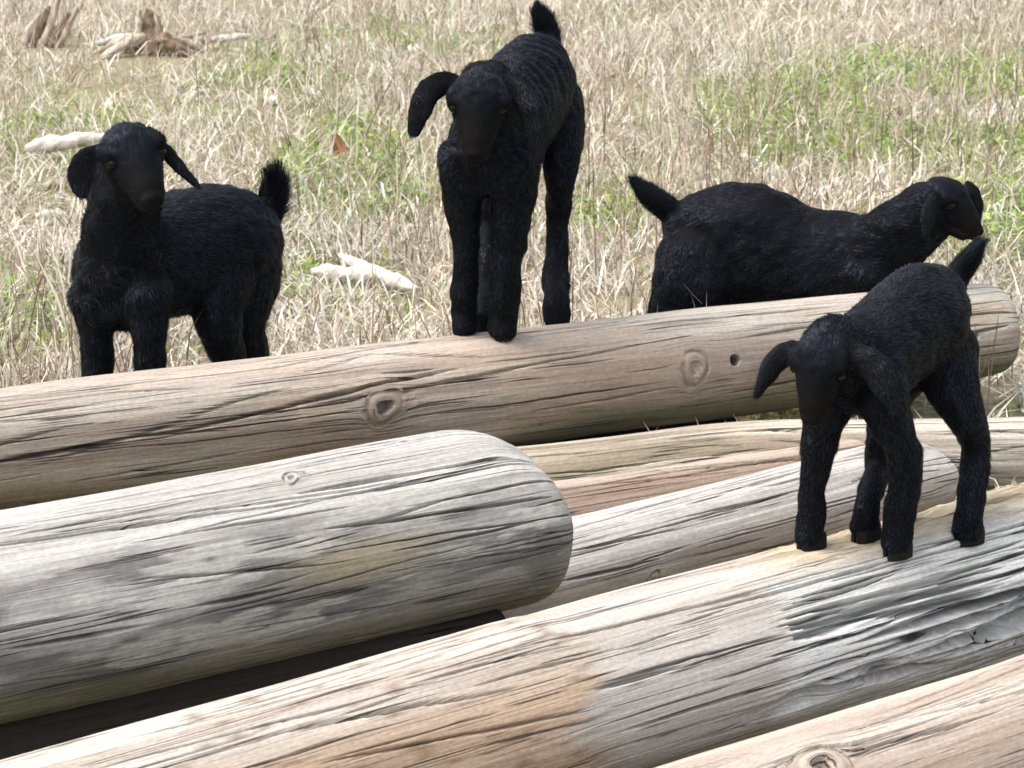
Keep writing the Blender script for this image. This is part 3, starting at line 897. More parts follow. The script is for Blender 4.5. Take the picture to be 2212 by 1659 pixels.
class Goat:
    def __init__(self, name, label):
        self.name, self.label = name, label
        self.V, self.F, self.cl = [], [], []      # geometry and flow samples
        self.off = 0; self.eyes = []; self.hooves = []; self.nostrils = []

    def add(self, path, up, kind, m=18):
        V, F, Q, T = loft(path, up, m)
        self.V.append(V); self.F += [[i + self.off for i in f] for f in F]; self.off += len(V)
        rad = np.interp(np.linspace(0, 1, len(Q)), np.linspace(0, 1, len(path)), [max(p[3], p[4]) for p in path])
        for q_, t_, r_ in zip(Q, T, rad): self.cl.append((*q_, *t_, kind, r_))

    def px(self, pts):
        """[(px,py,Y,rs,ru)] -> world rows"""
        return [(*at(p[0], p[1], p[2]), p[3], p[4] if len(p) > 4 else p[3]) for p in pts]

    def trunk(self, pts): self.add(self.px(pts), (0, 0, 1), 0, 24)
    def neck(self, pts): self.add(self.px(pts), (0, -.4, 1), 1, 20)

    def leg(self, pts, foot, face=(0, -1, 0)):
        rows = self.px(pts)
        hoof_h = 0.022
        foot = np.asarray(foot, float)
        f = nrm(np.asarray(face, float))
        r_ = pts[-1][3]
        rows.append((*(foot + np.array([0, 0, hoof_h + .022]) - f * .003), r_ * .96, r_ * .98))
        rows.append((*(foot + np.array([0, 0, hoof_h])), r_ * .98, r_ * 1.04))
        rows.append((*(foot + np.array([0, 0, .011]) + f * .002), r_ * .98, r_ * 1.06))
        self.foot_z = getattr(self, "foot_z", []) + [foot]
        self.add(rows, np.asarray(face, float) + np.array([0, 0, .01]), 2, 14)
        self.hooves.append((foot, f))

    def tail(self, pts, up=(0, -1, 0)): self.add(self.px(pts), up, 4, 14)

    def ear(self, pts, normal, thick=.0055):
        rows = [(*at(p[0], p[1], p[2]), p[3], thick if i < len(pts) - 1 else thick * .8) for i, p in enumerate(pts)]
        self.add(rows, normal, 5, 14)

    def head(self, eye, nose, up, width=1.0):
        E, Nn = at(*eye), at(*nose)
        f = nrm(Nn - E + 0.0); k = np.linalg.norm(Nn - E) / 0.100
        u = np.asarray(up, float); u = nrm(u - f * u.dot(f)); s = np.cross(u, f)
        # the face line runs down from the brow: pitch the head up so that brow-nose line hits the nose point
        O = E - f * 0.028 * k
        def w(x, y, z): return O + (f * x + s * y * width + u * (z + 0.22 * x)) * k
        self.hk, self.hf, self.hu, self.hs, self.hO = k, f, u, s, O
        rows = [(*w(x, 0, z), ry * k * width, rz * k) for x, z, ry, rz in HEAD]
        self.add(rows, u, 3, 20)
        jaw = [(-.006, -.030, .029, .022), (.022, -.042, .029, .021), (.055, -.048, .024, .017), (.080, -.051, .020, .014), (.100, -.052, .016, .011)]
        self.add([(*w(x, 0, z), a * k * width, b * k) for x, z, a, b in jaw], u, 3, 14)
        for sg in (1, -1):
            br = [(.008, .031 * sg, .025, .012), (.028, .038 * sg, .020, .0125), (.046, .036 * sg, .008, .008)]
            self.add([(*w(x, y, z), r * k, r * k) for x, y, z, r in br], u, 3, 10)
            self.eyes.append((w(.044, .0370 * sg, .010), nrm(s * sg * .7 + f * .6 + u * .35), .0120 * k))
            self.nostrils.append((w(.1195, .0085 * sg, -.0235), nrm(f * .8 + s * sg * .5 + u * .2), .0050 * k))
            nb = [(.104, .012 * sg, -.027, .009), (.114, .012 * sg, -.032, .008)]
            self.add([(*w(x, y, z), r * k, r * k) for x, y, z, r in nb], u, 3, 10)

    def build(self, seed, n_fur=52000, ridges=0.0, fur_scale=1.0, tail_fur=0.014):
        rng = np.random.default_rng(seed)
        V = np.concatenate(self.V)
        me = bpy.data.meshes.new("tmp"); me.from_pydata([tuple(v) for v in V], [], self.F); me.update()
        ob = bpy.data.objects.new("tmp", me); scene.collection.objects.link(ob)
        m = ob.modifiers.new("r", 'REMESH'); m.mode = 'VOXEL'; m.voxel_size = 0.0032; m.adaptivity = 0
        m2 = ob.modifiers.new("s", 'SMOOTH'); m2.factor = 0.5; m2.iterations = 10
        dg = bpy.context.evaluated_depsgraph_get()
        ev = bpy.data.meshes.new_from_object(ob.evaluated_get(dg))
        bpy.data.objects.remove(ob, do_unlink=True)
        nv = len(ev.vertices)
        co = np.empty(nv * 3, np.float32); ev.vertices.foreach_get("co", co); co = co.reshape(-1, 3).astype(float)
        no = np.empty(nv * 3, np.float32); ev.vertices.foreach_get("normal", no); no = no.reshape(-1, 3).astype(float)
        CL = np.array(self.cl)

        def nearest(p):
            out = np.empty(len(p), int)
            for k in range(0, len(p), 4000):
                d = np.linalg.norm(p[k:k + 4000, None, :] - CL[None, :, :3], axis=2) - 0.85 * CL[None, :, 7]
                out[k:k + 4000] = d.argmin(1)
            return out
        near = nearest(co); kind = CL[near, 6].astype(int)
        body = (kind <= 1) | (kind == 2)
        lump = (noise3(co, 38, seed) - .5) * .006 * body + (noise3(co, 95, seed + 1) - .5) * .0028 * (kind <= 2)
        if ridges:
            tr = CL[CL[:, 6] == 0]; axd = nrm(tr[-1, :3] - tr[0, :3])
            s = (co - tr[0, :3]) @ axd
            up = np.clip(no[:, 2] * 1.3 + .25, 0, 1)
            ph = s / .021 + 1.6 * noise3(co, 16, 5) + .35 * np.sin(co[:, 0] * 60)
            lump += ridges * (np.sin(2 * np.pi * ph)) * up * (kind == 0)
        hx_ = (co - self.hO) @ self.hf / self.hk; hy_ = np.abs((co - self.hO) @ self.hs) / self.hk; hz_ = (co - self.hO) @ self.hu / self.hk - .22 * hx_
        hd = (kind == 3)
        lump -= hd * .0030 * np.exp(-((hz_ + .0405 - .10 * np.clip(.10 - hx_, 0, .06)) / .0028) ** 2) * smooth(.060, .080, hx_)          # mouth line
        lump -= hd * .0030 * np.exp(-((hx_ - .050) / .012) ** 2 - ((hy_ - .036) / .010) ** 2 - ((hz_ - .006) / .012) ** 2)               # eye socket
        lump += hd * .0035 * np.exp(-((hx_ - .036) / .012) ** 2 - ((hy_ - .034) / .012) ** 2 - ((hz_ - .024) / .007) ** 2)               # brow
        lump += hd * .0030 * np.exp(-((hx_ - .030) / .020) ** 2 - ((hy_ - .030) / .012) ** 2 - ((hz_ + .030) / .014) ** 2)               # cheek
        lump += hd * ((noise3(co, 75, seed + 33) - .5) * .0045 + (noise3(co, 160, seed + 34) - .5) * .0022) * smooth(.085, .03, hx_)
        lump += (kind == 5) * (noise3(co, 70, seed + 31) - .5) * .003
        co2 = co + no * lump[:, None]
        ev.vertices.foreach_set("co", co2.astype(np.float32).ravel())
        base = np.array([.0038, .0042, .0060])
        cols = np.tile(base, (nv, 1)) * (0.75 + .5 * noise3(co, 30, seed + 2))[:, None]
        hx = (co - self.hO) @ self.hf / self.hk
        muz = smooth(.045, .10, hx) * (kind == 3)
        cols = cols * (1 - muz[:, None]) + np.array([.0050, .0044, .0042]) * muz[:, None]
        hy = np.abs((co - self.hO) @ self.hs) / self.hk; hz = (co - self.hO) @ self.hu / self.hk - .22 * hx
        lip = smooth(.055, .085, hx) * np.exp(-((hz + .040) / .006) ** 2) * smooth(.010, .018, hy) * (kind == 3)
        cols = cols * (1 - lip[:, None]) + np.array([.017, .013, .011]) * lip[:, None]
        ear = (kind == 5)[:, None]
        cols = np.where(ear, np.array([.0062, .0062, .0075]) * (.7 + .6 * noise3(co, 60, seed + 7))[:, None], cols)
        a = ev.attributes.new("tint", 'FLOAT_COLOR', 'POINT')
        c4 = np.ones((nv, 4), np.float32); c4[:, :3] = cols; a.data.foreach_set("color", c4.ravel())
        ev.polygons.foreach_set("use_smooth", np.ones(len(ev.polygons), bool))
        ev.materials.clear(); ev.materials.append(M_COAT); ev.update()
        feet = np.mean([h[0] for h in self.hooves], axis=0)
        root = bpy.data.objects.new(self.name, None); scene.collection.objects.link(root)
        root.empty_display_size = .1
        root.location = feet
        tag(root, self.label, "goat", "black goat kids")
        inv = Vector(-feet)
        ev.transform(Matrix.Translation(inv)); ev.name = "body"
        link(bpy.data.objects.new("body", ev), root)
        # ---- fur: short tapered hairs lying along the coat
        ev.calc_loop_triangles()
        nt_ = len(ev.loop_triangles)
        tri = np.empty(nt_ * 3, np.int32); ev.loop_triangles.foreach_get("vertices", tri); tri = tri.reshape(-1, 3)
        nn = np.empty(nv * 3, np.float32); ev.vertices.foreach_get("normal", nn); nn = nn.reshape(-1, 3).astype(float)
        A, B, C_ = co2[tri[:, 0]], co2[tri[:, 1]], co2[tri[:, 2]]
        area = np.linalg.norm(np.cross(B - A, C_ - A), axis=1); area = area * np.choose(kind[tri[:, 0]], [1., 1., 1.15, 1.9, 1.5, 1.8]); pr = area / area.sum()
        ti = rng.choice(nt_, n_fur, p=pr)
        r1, r2 = rng.random(n_fur), rng.random(n_fur); f = r1 + r2 > 1; r1[f], r2[f] = 1 - r1[f], 1 - r2[f]
        P = A[ti] + (B[ti] - A[ti]) * r1[:, None] + (C_[ti] - A[ti]) * r2[:, None]
        Nn = nrm_rows(nn[tri[ti, 0]])
        vi = tri[ti, 0]; kd = kind[vi]; flow = CL[near[vi], 3:6] * np.where(kd == 3, -1.0, 1.0)[:, None]
        # comb in tufts
        wob = np.stack([noise3(P, 45, seed + 11) - .5, noise3(P, 45, seed + 12) - .5, noise3(P, 45, seed + 13) - .5], -1)
        down = np.array([0, 0, -1.0])
        fl = flow + down * np.where(kd <= 1, .55, .15)[:, None] + wob * 1.3
        fl = nrm_rows(fl - Nn * (fl * Nn).sum(1)[:, None])
        lift = np.choose(kd, [.20, .22, .26, .42, .5, .24])
        D = nrm_rows(fl + Nn * (lift * rng.uniform(.5, 1.5, n_fur))[:, None] + rng.normal(0, .09, (n_fur, 3)))
        Ln = np.choose(kd, [.0100, .0105, .0085, .0065, tail_fur, .0060]) * rng.uniform(.55, 1.35, n_fur) * fur_scale
        for ft in self.foot_z:
            dd = np.linalg.norm(P - ft, axis=1); Ln = Ln * np.where(kd == 2, .75 + .25 * smooth(.03, .10, dd), 1)
        hxp = (P - self.hO) @ self.hf / self.hk
        Ln = np.where(kd == 3, Ln * (1 - .38 * smooth(.04, .08, hxp)), Ln)
        Wd = np.choose(kd, [.0010, .0010, .0009, .0008, .0010, .0008]) * rng.uniform(.7, 1.2, n_fur)
        D2 = nrm_rows(D + fl * .5 + down * .25)
        sd = nrm_rows(np.cross(D, Nn) + rng.normal(0, .14, (n_fur, 3)))
        p0 = P - Nn * .0006; p1 = p0 + D * (Ln * .5)[:, None]; p2 = p1 + D2 * (Ln * .5)[:, None]
        w = Wd[:, None] * .5
        FV = np.stack([p0 - sd * w, p0 + sd * w, p1 + sd * w * .8, p1 - sd * w * .8, p2], 1).reshape(-1, 3) - feet
        k = np.arange(n_fur)[:, None] * 5
        faces = np.concatenate([(k + np.array([[0, 1, 2, 3]])).ravel(), (k + np.array([[3, 2, 4]])).ravel()])
        sizes = np.concatenate([np.full(n_fur, 4), np.full(n_fur, 3)])
        fc = cols[vi] * rng.uniform(.75, 1.3, (n_fur, 1))
        rust = (rng.random(n_fur) < .05)[:, None] & (kd <= 2)[:, None]
        fc = np.where(rust, fc * np.array([2.0, 1.5, 1.2]), fc)
        fm = mesh_np("fur", FV, faces, sizes, False, np.repeat(fc, 5, 0)); fm.materials.append(M_FUR)
        fo = link(bpy.data.objects.new("fur", fm), root); fo["kind"] = "stuff"
        # ---- eyes
        for (p, n_, r_) in self.eyes:
            bpy_me = uv_ball("eye", r_, n_); bpy_me.materials.append(M_EYE)
            bpy_me.transform(Matrix.Diagonal((1, 1, .8, 1)))
            o = link(bpy.data.objects.new("eye", bpy_me), root); o.location = p - n_ * r_ * .42 - feet
        for (p, n_, r_) in self.nostrils:
            bpy_me = uv_ball("nostril", r_, n_, 10); bpy_me.materials.append(M_HOOF)
            o = link(bpy.data.objects.new("nostril", bpy_me), root); o.location = p - n_ * r_ * .5 - feet
        # ---- cloven hooves
        for (p, f_) in self.hooves:
            hm = hoof_mesh(f_); hm.materials.append(M_HOOF)
            o = link(bpy.data.objects.new("hoof", hm), root); o.location = p - feet
        return root


def uv_ball(name, r, n_, seg=14):
    V, F = [], []
    for i in range(seg // 2 + 1):
        t = math.pi * i / (seg // 2)
        for j in range(seg):
            p = 2 * math.pi * j / seg
            V.append((r * math.sin(t) * math.cos(p), r * math.sin(t) * math.sin(p), r * math.cos(t)))
    for i in range(seg // 2):
        for j in range(seg):
            F.append((i * seg + j, (i + 1) * seg + j, (i + 1) * seg + (j + 1) % seg, i * seg + (j + 1) % seg))
    me = bpy.data.meshes.new(name); me.from_pydata(V, [], F)
    me.polygons.foreach_set("use_smooth", np.ones(len(F), bool)); me.update()
    return me


def hoof_mesh(f, h=.017, ln=.033, wd=.028):
    """two claws, split down the middle, toes pointing along f"""
    f = nrm(np.array([f[0], f[1], 0])); s = np.array([-f[1], f[0], 0]); V, F = [], []
    for sg in (1, -1):
        prof = [(-.5, .16), (-.42, .46), (.0, .52), (.34, .40), (.56, .14)]     # outer outline front to back
        b = len(V)
        ring = []
        outer = [(a * ln, .05 * wd + o * wd * .95) for a, o in prof]
        inner = [(.54 * ln, .05 * wd), (-.48 * ln, .05 * wd)]
        pts = outer + inner
        for lev, (z, kx, off) in enumerate(((-.004, 1.0, .0), (.010, .97, -.001), (h, .80, -.004))):
            for (x, y) in pts:
                q = f * (x * kx + off) + s * sg * y * (kx if lev else 1) + np.array([0, 0, z])
                V.append(tuple(q))
        m = len(pts)
        for l in range(2):
            for j in range(m):
                q = (b + l * m + j, b + l * m + (j + 1) % m, b + (l + 1) * m + (j + 1) % m, b + (l + 1) * m + j)
                F.append(q if sg > 0 else q[::-1])
        F.append(tuple(b + j for j in range(m))[::-1] if sg > 0 else tuple(b + j for j in range(m)))
        F.append(tuple(b + 2 * m + j for j in range(m)) if sg > 0 else tuple(b + 2 * m + j for j in range(m))[::-1])
    me = bpy.data.meshes.new("hoof"); me.from_pydata(V, [], F); me.update()
    return me


def top_of(ax, px, Y, lift=0.0105):
    """upper surface point of a log at photo column px and depth Y"""
    k = (px - W0 / 2) / FPX
    z = ax.p0[2]
    for _ in range(8):
        # X from column at this depth and height
        dist = (Y * FWD[1] + (z - CAM_H) * FWD[2])
        p = np.array([k * dist, Y, z])
        s = (p - ax.p0).dot(ax.a); c = ax.p0 + ax.a * s
        r = ax.r0 + (ax.r1 - ax.r0) * s / ax.L
        a2 = ax.a[:2] / np.linalg.norm(ax.a[:2])
        off = abs((p - ax.p0)[0] * a2[1] - (p - ax.p0)[1] * a2[0])
        z = c[2] + math.sqrt(max(r * r - off * off, 1e-5))
    p[2] = z + lift
    return p


# ---- tall kid standing on the top log, facing the camera
g = Goat("goat_kid", "black kid standing tallest on the brown top log, head lowered towards the camera")
g.trunk([(1052, 350, 4.655, .040, .055), (1056, 330, 4.675, .060, .078), (1080, 290, 4.74, .063, .084), (1112, 235, 4.82, .064, .085),
         (1145, 195, 4.90, .066, .084), (1168, 182, 4.955, .056, .074), (1180, 182, 4.985, .035, .048)])
g.neck([(1065, 280, 4.70, .052, .062), (1058, 225, 4.665, .046, .052), (1048, 192, 4.635, .042, .044), (1040, 214, 4.605, .037, .037)])
g.head((1034, 232, 4.585), (1026, 344, 4.525), (0, -.5, .9), 1.10)
g.ear([(985, 178, 4.615, .014), (958, 180, 4.605, .020), (928, 196, 4.595, .021), (908, 236, 4.585, .019), (892, 292, 4.580, .010)], (0.1, -1, .1))
g.ear([(1092, 178, 4.625, .014), (1120, 195, 4.615, .018), (1145, 235, 4.60, .020), (1158, 290, 4.595, .019), (1165, 350, 4.59, .010)], (-.1, -1, .1))
g.tail([(1185, 105, 4.975, .020, .020), (1185, 75, 4.985, .019, .019), (1172, 42, 4.985, .018, .018), (1160, 15, 4.98, .008, .008)])
g.leg([(1005, 345, 4.675, 0.0413, 0.0413), (1000, 420, 4.690, 0.0299, 0.0320), (1005, 500, 4.700, 0.0238, 0.0247), (1008, 540, 4.705, 0.0206, 0.0206), (1004, 620, 4.72, 0.0212, 0.0212)], top_of(A_TOP, 1002, 4.735))
g.leg([(1108, 345, 4.670, 0.0433, 0.0433), (1108, 430, 4.680, 0.0341, 0.0351), (1098, 520, 4.690, 0.0289, 0.0289), (1094, 570, 4.690, 0.0238, 0.0238), (1090, 650, 4.70, 0.0232, 0.0232)], top_of(A_TOP, 1087, 4.716))
g.leg([(1185, 170, 4.945, 0.0310, 0.0372), (1195, 215, 4.945, 0.0454, 0.0619), (1212, 300, 4.915, 0.0372, 0.0465), (1210, 385, 4.900, 0.0247, 0.0310), (1206, 455, 4.935, 0.0196, 0.0217), (1203, 540, 4.905, 0.0191, 0.0191), (1202, 605, 4.875, 0.0217, 0.0217)], top_of(A_TOP, 1201, 4.822))
g.leg([(1125, 185, 4.955, 0.0310, 0.0372), (1120, 230, 4.955, 0.0475, 0.0619), (1095, 320, 4.915, 0.0372, 0.0465), (1075, 400, 4.895, 0.0247, 0.0310), (1060, 470, 4.93, 0.0196, 0.0217), (1052, 560, 4.88, 0.0170, 0.0170), (1048, 612, 4.85, 0.0175, 0.0175)], top_of(A_TOP, 1046, 4.785))
g.build(101, 56000, ridges=.0017)

# ---- left kid behind the log, head turned
g = Goat("goat_kid", "black fluffy kid at far left behind the top log, head turned, ears out")
g.trunk([(235, 610, 4.815, .050, .058), (248, 600, 4.835, .076, .092), (300, 575, 4.875, .082, .095), (370, 552, 4.925, .084, .098),
         (440, 535, 4.975, .082, .100), (505, 530, 5.02, .078, .094), (555, 535, 5.06, .055, .070), (572, 538, 5.075, .032, .045)])
g.neck([(265, 560, 4.835, .066, .078), (262, 490, 4.815, .058, .062), (272, 420, 4.80, .048, .052), (280, 370, 4.795, .044, .044)])
g.head((288, 348, 4.775), (334, 440, 4.695), (-.15, -.1, 1), 1.06)
g.ear([(243, 322, 4.80, .014), (222, 335, 4.80, .024), (196, 360, 4.798, .034), (186, 392, 4.795, .032), (190, 425, 4.79, .016)], (.35, -1, .1))
g.ear([(340, 318, 4.80, .010), (357, 326, 4.805, .012), (376, 347, 4.805, .012), (400, 374, 4.80, .010), (428, 402, 4.80, .006)], (.6, -.5, -.6), .006)
g.tail([(568, 500, 5.065, .026, .022), (584, 455, 5.075, .024, .020), (594, 410, 5.075, .021, .018), (592, 375, 5.07, .013, .011)])
g.leg([(205, 640, 4.83, .042, .044), (208, 720, 4.835, .029, .030), (210, 800, 4.84, .025, .025), (210, 860, 4.845, .020, .020), (210, 920, 4.85, .018, .018)], on_ground(210, 975, -.004), (-.3, -1, 0))
g.leg([(315, 630, 4.80, .042, .044), (322, 720, 4.80, .028, .029), (322, 800, 4.805, .024, .024), (320, 870, 4.81, .020, .020), (320, 930, 4.815, .018, .018)], on_ground(320, 988, -.004), (-.3, -1, 0))
g.leg([(535, 520, 5.035, .032, .040), (540, 570, 5.03, .050, .065), (530, 650, 5.00, .044, .052), (530, 720, 5.00, .032, .036), (550, 780, 5.03, .024, .026), (540, 850, 5.02, .018, .018), (535, 890, 5.00, .018, .018)], on_ground(530, 932, -.004), (-.5, -1, 0))
g.leg([(495, 530, 4.97, .032, .040), (485, 580, 4.96, .050, .065), (470, 660, 4.92, .042, .050), (480, 730, 4.92, .032, .036), (500, 790, 4.95, .024, .026), (490, 870, 4.93, .018, .018), (485, 910, 4.91, .018, .018)], on_ground(480, 952, -.004), (-.5, -1, 0))
g.build(102, 60000, fur_scale=1.3, tail_fur=.020)

# ---- right rear kid, side on behind the log
g = Goat("goat_kid", "sleek black kid seen side-on behind the top log at right, tail raised, facing right")
g.trunk([(1905, 555, 5.10, .045, .050), (1885, 566, 5.105, .058, .076), (1820, 574, 5.12, .070, .092), (1740, 574, 5.14, .076, .098), (1650, 554, 5.155, .080, .114),
         (1580, 525, 5.165, .080, .108), (1510, 510, 5.17, .068, .078), (1465, 508, 5.17, .040, .052)])
g.neck([(1860, 558, 5.105, .054, .072), (1915, 528, 5.095, .050, .066), (1970, 486, 5.085, .046, .060), (2012, 452, 5.08, .044, .052)])
g.head((2048, 440, 5.065), (2122, 508, 5.035), (.2, -.15, 1), 1.05)
g.ear([(2018, 425, 5.02, .010), (2010, 448, 5.012, .014), (2004, 480, 5.005, .014), (2000, 515, 5.0, .008)], (.3, -1, .3))
g.ear([(2085, 400, 5.10, .012), (2103, 412, 5.10, .012), (2111, 440, 5.10, .012), (2113, 475, 5.095, .007)], (.5, -1, .3))
g.tail([(1478, 478, 5.17, .026, .022), (1440, 450, 5.17, .022, .020), (1400, 420, 5.17, .019, .017), (1368, 388, 5.17, .008, .008)])
g.leg([(1520, 495, 5.15, .030, .036), (1512, 545, 5.135, .050, .070), (1485, 625, 5.11, .042, .064), (1440, 690, 5.12, .028, .036), (1420, 730, 5.13, .021, .022), (1435, 800, 5.11, .017, .017)], on_ground(1440, 866, -.004), (1, -.1, 0))
g.leg([(1515, 500, 5.19, .030, .036), (1505, 545, 5.205, .046, .064), (1490, 620, 5.20, .038, .050), (1460, 675, 5.21, .026, .030), (1440, 720, 5.22, .020, .021), (1460, 780, 5.20, .017, .017)], on_ground(1468, 842, -.004), (1, 0, 0))
g.leg([(1865, 590, 5.07, .042, .046), (1862, 660, 5.07, .030, .032), (1868, 730, 5.07, .023, .023), (1870, 800, 5.07, .018, .018)], on_ground(1872, 872, -.004), (1, -.1, 0))
g.leg([(1880, 590, 5.14, .040, .044), (1885, 660, 5.14, .028, .030), (1890, 720, 5.14, .022, .022), (1892, 780, 5.14, .018, .018)], on_ground(1894, 856, -.004), (1, 0, 0))
g.build(103, 56000, fur_scale=.85)

# ---- small kid on the front log at right
g = Goat("goat_kid", "smallest black kid balancing on the pale front log at right, looking down")
g.trunk([(1838, 815, 3.5750, .035, .040), (1850, 800, 3.5870, .055, .062), (1890, 765, 3.6190, .054, .063), (1940, 722, 3.6630, .053, .062),
         (1985, 692, 3.7070, .058, .068), (2020, 678, 3.7430, .048, .060), (2042, 675, 3.7630, .028, .040)])
g.neck([(1855, 790, 3.5910, .044, .050), (1828, 762, 3.5670, .038, .042), (1800, 752, 3.5470, .036, .038), (1787, 774, 3.532, .031, .031)])
g.head((1775, 792, 3.5214), (1750, 920, 3.4870), (-.15, -.6, .8), 1.05)
g.ear([(1725, 752, 3.5390, .011), (1700, 762, 3.5350, .015), (1672, 785, 3.5310, .015), (1652, 820, 3.5246, .012), (1634, 855, 3.5214, .005)], (.2, -1, .2))
g.ear([(1832, 758, 3.5230, .013), (1862, 775, 3.5150, .018), (1895, 800, 3.5086, .021), (1920, 840, 3.5054, .019), (1938, 885, 3.5030, .010)], (-.15, -1, .25))
g.tail([(2050, 628, 3.7670, .017, .015), (2072, 590, 3.7750, .016, .014), (2098, 555, 3.7750, .014, .013), (2120, 520, 3.7750, .007, .007)])
FACE4 = (-.75, -.7, 0)
g.leg([(1800, 850, 3.578, .032, .034), (1775, 930, 3.575, .023, .025), (1762, 1000, 3.580, .0185, .0185), (1758, 1035, 3.585, .0160, .0160), (1754, 1072, 3.590, .0165, .0165)], A_DIAG.top(1750, 1180), FACE4)
g.leg([(1905, 850, 3.560, .033, .035), (1935, 930, 3.565, .023, .025), (1955, 1000, 3.575, .021, .021), (1954, 1040, 3.585, .0185, .0185), (1949, 1085, 3.592, .0190, .0190)], A_DIAG.top(1936, 1196), FACE4)
g.leg([(1990, 700, 3.745, .026, .030), (1985, 745, 3.740, .038, .046), (1935, 830, 3.715, .028, .034), (1905, 920, 3.685, .019, .021), (1895, 1000, 3.690, .0165, .0165), (1886, 1045, 3.655, .0170, .0170)], A_DIAG.top(1868, 1158), FACE4)
g.leg([(2022, 690, 3.730, .026, .032), (2030, 740, 3.720, .040, .050), (2055, 830, 3.695, .032, .038), (2085, 900, 3.685, .022, .025), (2106, 955, 3.705, .018, .019), (2107, 1010, 3.685, .0170, .0170), (2103, 1055, 3.670, .0175, .0175)], A_DIAG.top(2092, 1166), FACE4)
g.build(104, 52000, fur_scale=.9, tail_fur=.010)

# ------------------------------------------------------------------ deadwood lying in the field
def wood_part(name, path, seed, c0, c1, parent=None, m=14, rough=.18, up=(0.1, 0.3, 1), org=None):
    V, F, Q, T = loft(path, up, m)
    cen = np.array([Q[np.argmin(np.linalg.norm(Q - v, axis=1))] for v in V])
    k = 1 + rough * (noise3(V, 90, seed) - .5) * 2 + rough * (noise3(V, 260, seed + 1) - .5)
    V = cen + (V - cen) * k[:, None]
    rr = max(max(p[3], p[4]) for p in path)
    st = .6 * noise3(V * np.array([1, 1, 1]), 140, seed + 2) + .4 * noise3(V, 420, seed + 3)
    col = mixc(c0, c1, smooth(.25, .75, st))
    if org is None: org = np.array([Q[:, 0].mean(), Q[:, 1].mean(), V[:, 2].min()])
    flat = np.concatenate([np.array(f) for f in F]); sizes = np.array([len(f) for f in F])
    me = mesh_np(name, V - org, flat, sizes, True, col); me.materials.append(M_WOOD)
    o = bpy.data.objects.new(name, me); link(o, parent)
    if parent is None: o.location = org
    return o


def gp(px, py, lift=0.0):
    p = on_ground(px, py); p[2] = float(ground_h(p[0:1], p[1:2])[0]) + lift
    return p


BLEACH = ([.34, .31, .27], [.70, .67, .61]); BARK = ([.07, .05, .035], [.24, .17, .12]); OLD = ([.20, .15, .11], [.52, .45, .37])


def stick(name, a, b, r0, r1, seed, pal, label, cat="stick", kink=.15, group=None):
    a, b = np.asarray(a), np.asarray(b); L_ = np.linalg.norm(b - a); rg = np.random.default_rng(seed)
    rows = []
    for t in np.linspace(0, 1, 6):
        j = rg.normal(0, kink * .12 * L_, 3) * (0 < t < 1); j[2] *= .3
        rows.append((*(a * (1 - t) + b * t + j), r0 * (1 - t) + r1 * t, r0 * (1 - t) + r1 * t))
    rows[0] = rows[0][:3] + (r0 * .55, r0 * .45); rows[-1] = rows[-1][:3] + (r1 * .5, r1 * .4)
    o = wood_part(name, rows, seed, *pal, rough=.34); tag(o, label, cat, group)
    return o


# stump with roots
base_p = gp(325, 112)
st = bpy.data.objects.new("tree_stump", None); link(st); st.location = base_p
tag(st, "small weathered broken stump with dark hollow and pale roots, upper left", "stump")
def rel(dx, dy, dz): return base_p + np.array([dx, dy, dz])
wood_part("snag", [(*rel(0, 0, -.01), .046, .040), (*rel(.002, 0, .03), .036, .032), (*rel(.004, .004, .07), .026, .024), (*rel(.000, .004, .10), .016, .016), (*rel(-.006, 0, .118), .005, .006)], 301, *BARK, parent=st, m=18, rough=.35, up=(0, 1, 0), org=base_p)
wood_part("snag", [(*rel(-.024, -.012, .03), .012, .012), (*rel(-.026, -.010, .08), .009, .009), (*rel(-.024, -.006, .118), .003, .003)], 302, *OLD, parent=st, up=(0, 1, 0), org=base_p)
wood_part("snag", [(*rel(.024, -.010, .0), .016, .014), (*rel(.022, -.008, .06), .010, .010), (*rel(.016, -.004, .105), .004, .004)], 303, *OLD, parent=st, up=(0, 1, 0), org=base_p)
for k, (dx, dy, r_, pal) in enumerate([(-.15, -.02, .016, OLD), (-.13, -.13, .016, OLD), (.11, -.05, .020, BARK), (.14, .04, .014, OLD), (-.20, .08, .012, BLEACH)]):
    wood_part("root", [(*rel(dx * .1, dy * .1, .04), r_ * 1.2, r_ * 1.2), (*rel(dx * .4, dy * .4, .035), r_, r_), (*rel(dx * .75, dy * .75, .018), r_ * .8, r_ * .7), (*rel(dx, dy, -.002), r_ * .4, r_ * .4)], 310 + k, *pal, parent=st, rough=.3, org=base_p)

# upturned splintered root slab
base_p = gp(112, 108)
sl = bpy.data.objects.new("splintered_root", None); link(sl); sl.location = base_p
tag(sl, "dark splintered root mass leaning in the grass at the upper left corner", "driftwood")
for k, (dx, w_) in enumerate([(-.050, .012), (-.026, .014), (.000, .013), (.026, .012), (.048, .010)]):
    pal = BARK if k % 2 else OLD
    wood_part("splinter", [(*rel(dx - .03, -.01, -.005), w_, .008), (*rel(dx - .005, 0, .045), w_ * .9, .008), (*rel(dx + .022, .008, .085 + .02 * (k % 3)), w_ * .45, .005)], 330 + k, *pal, parent=sl, rough=.4, up=(0, 1, 0), org=base_p)

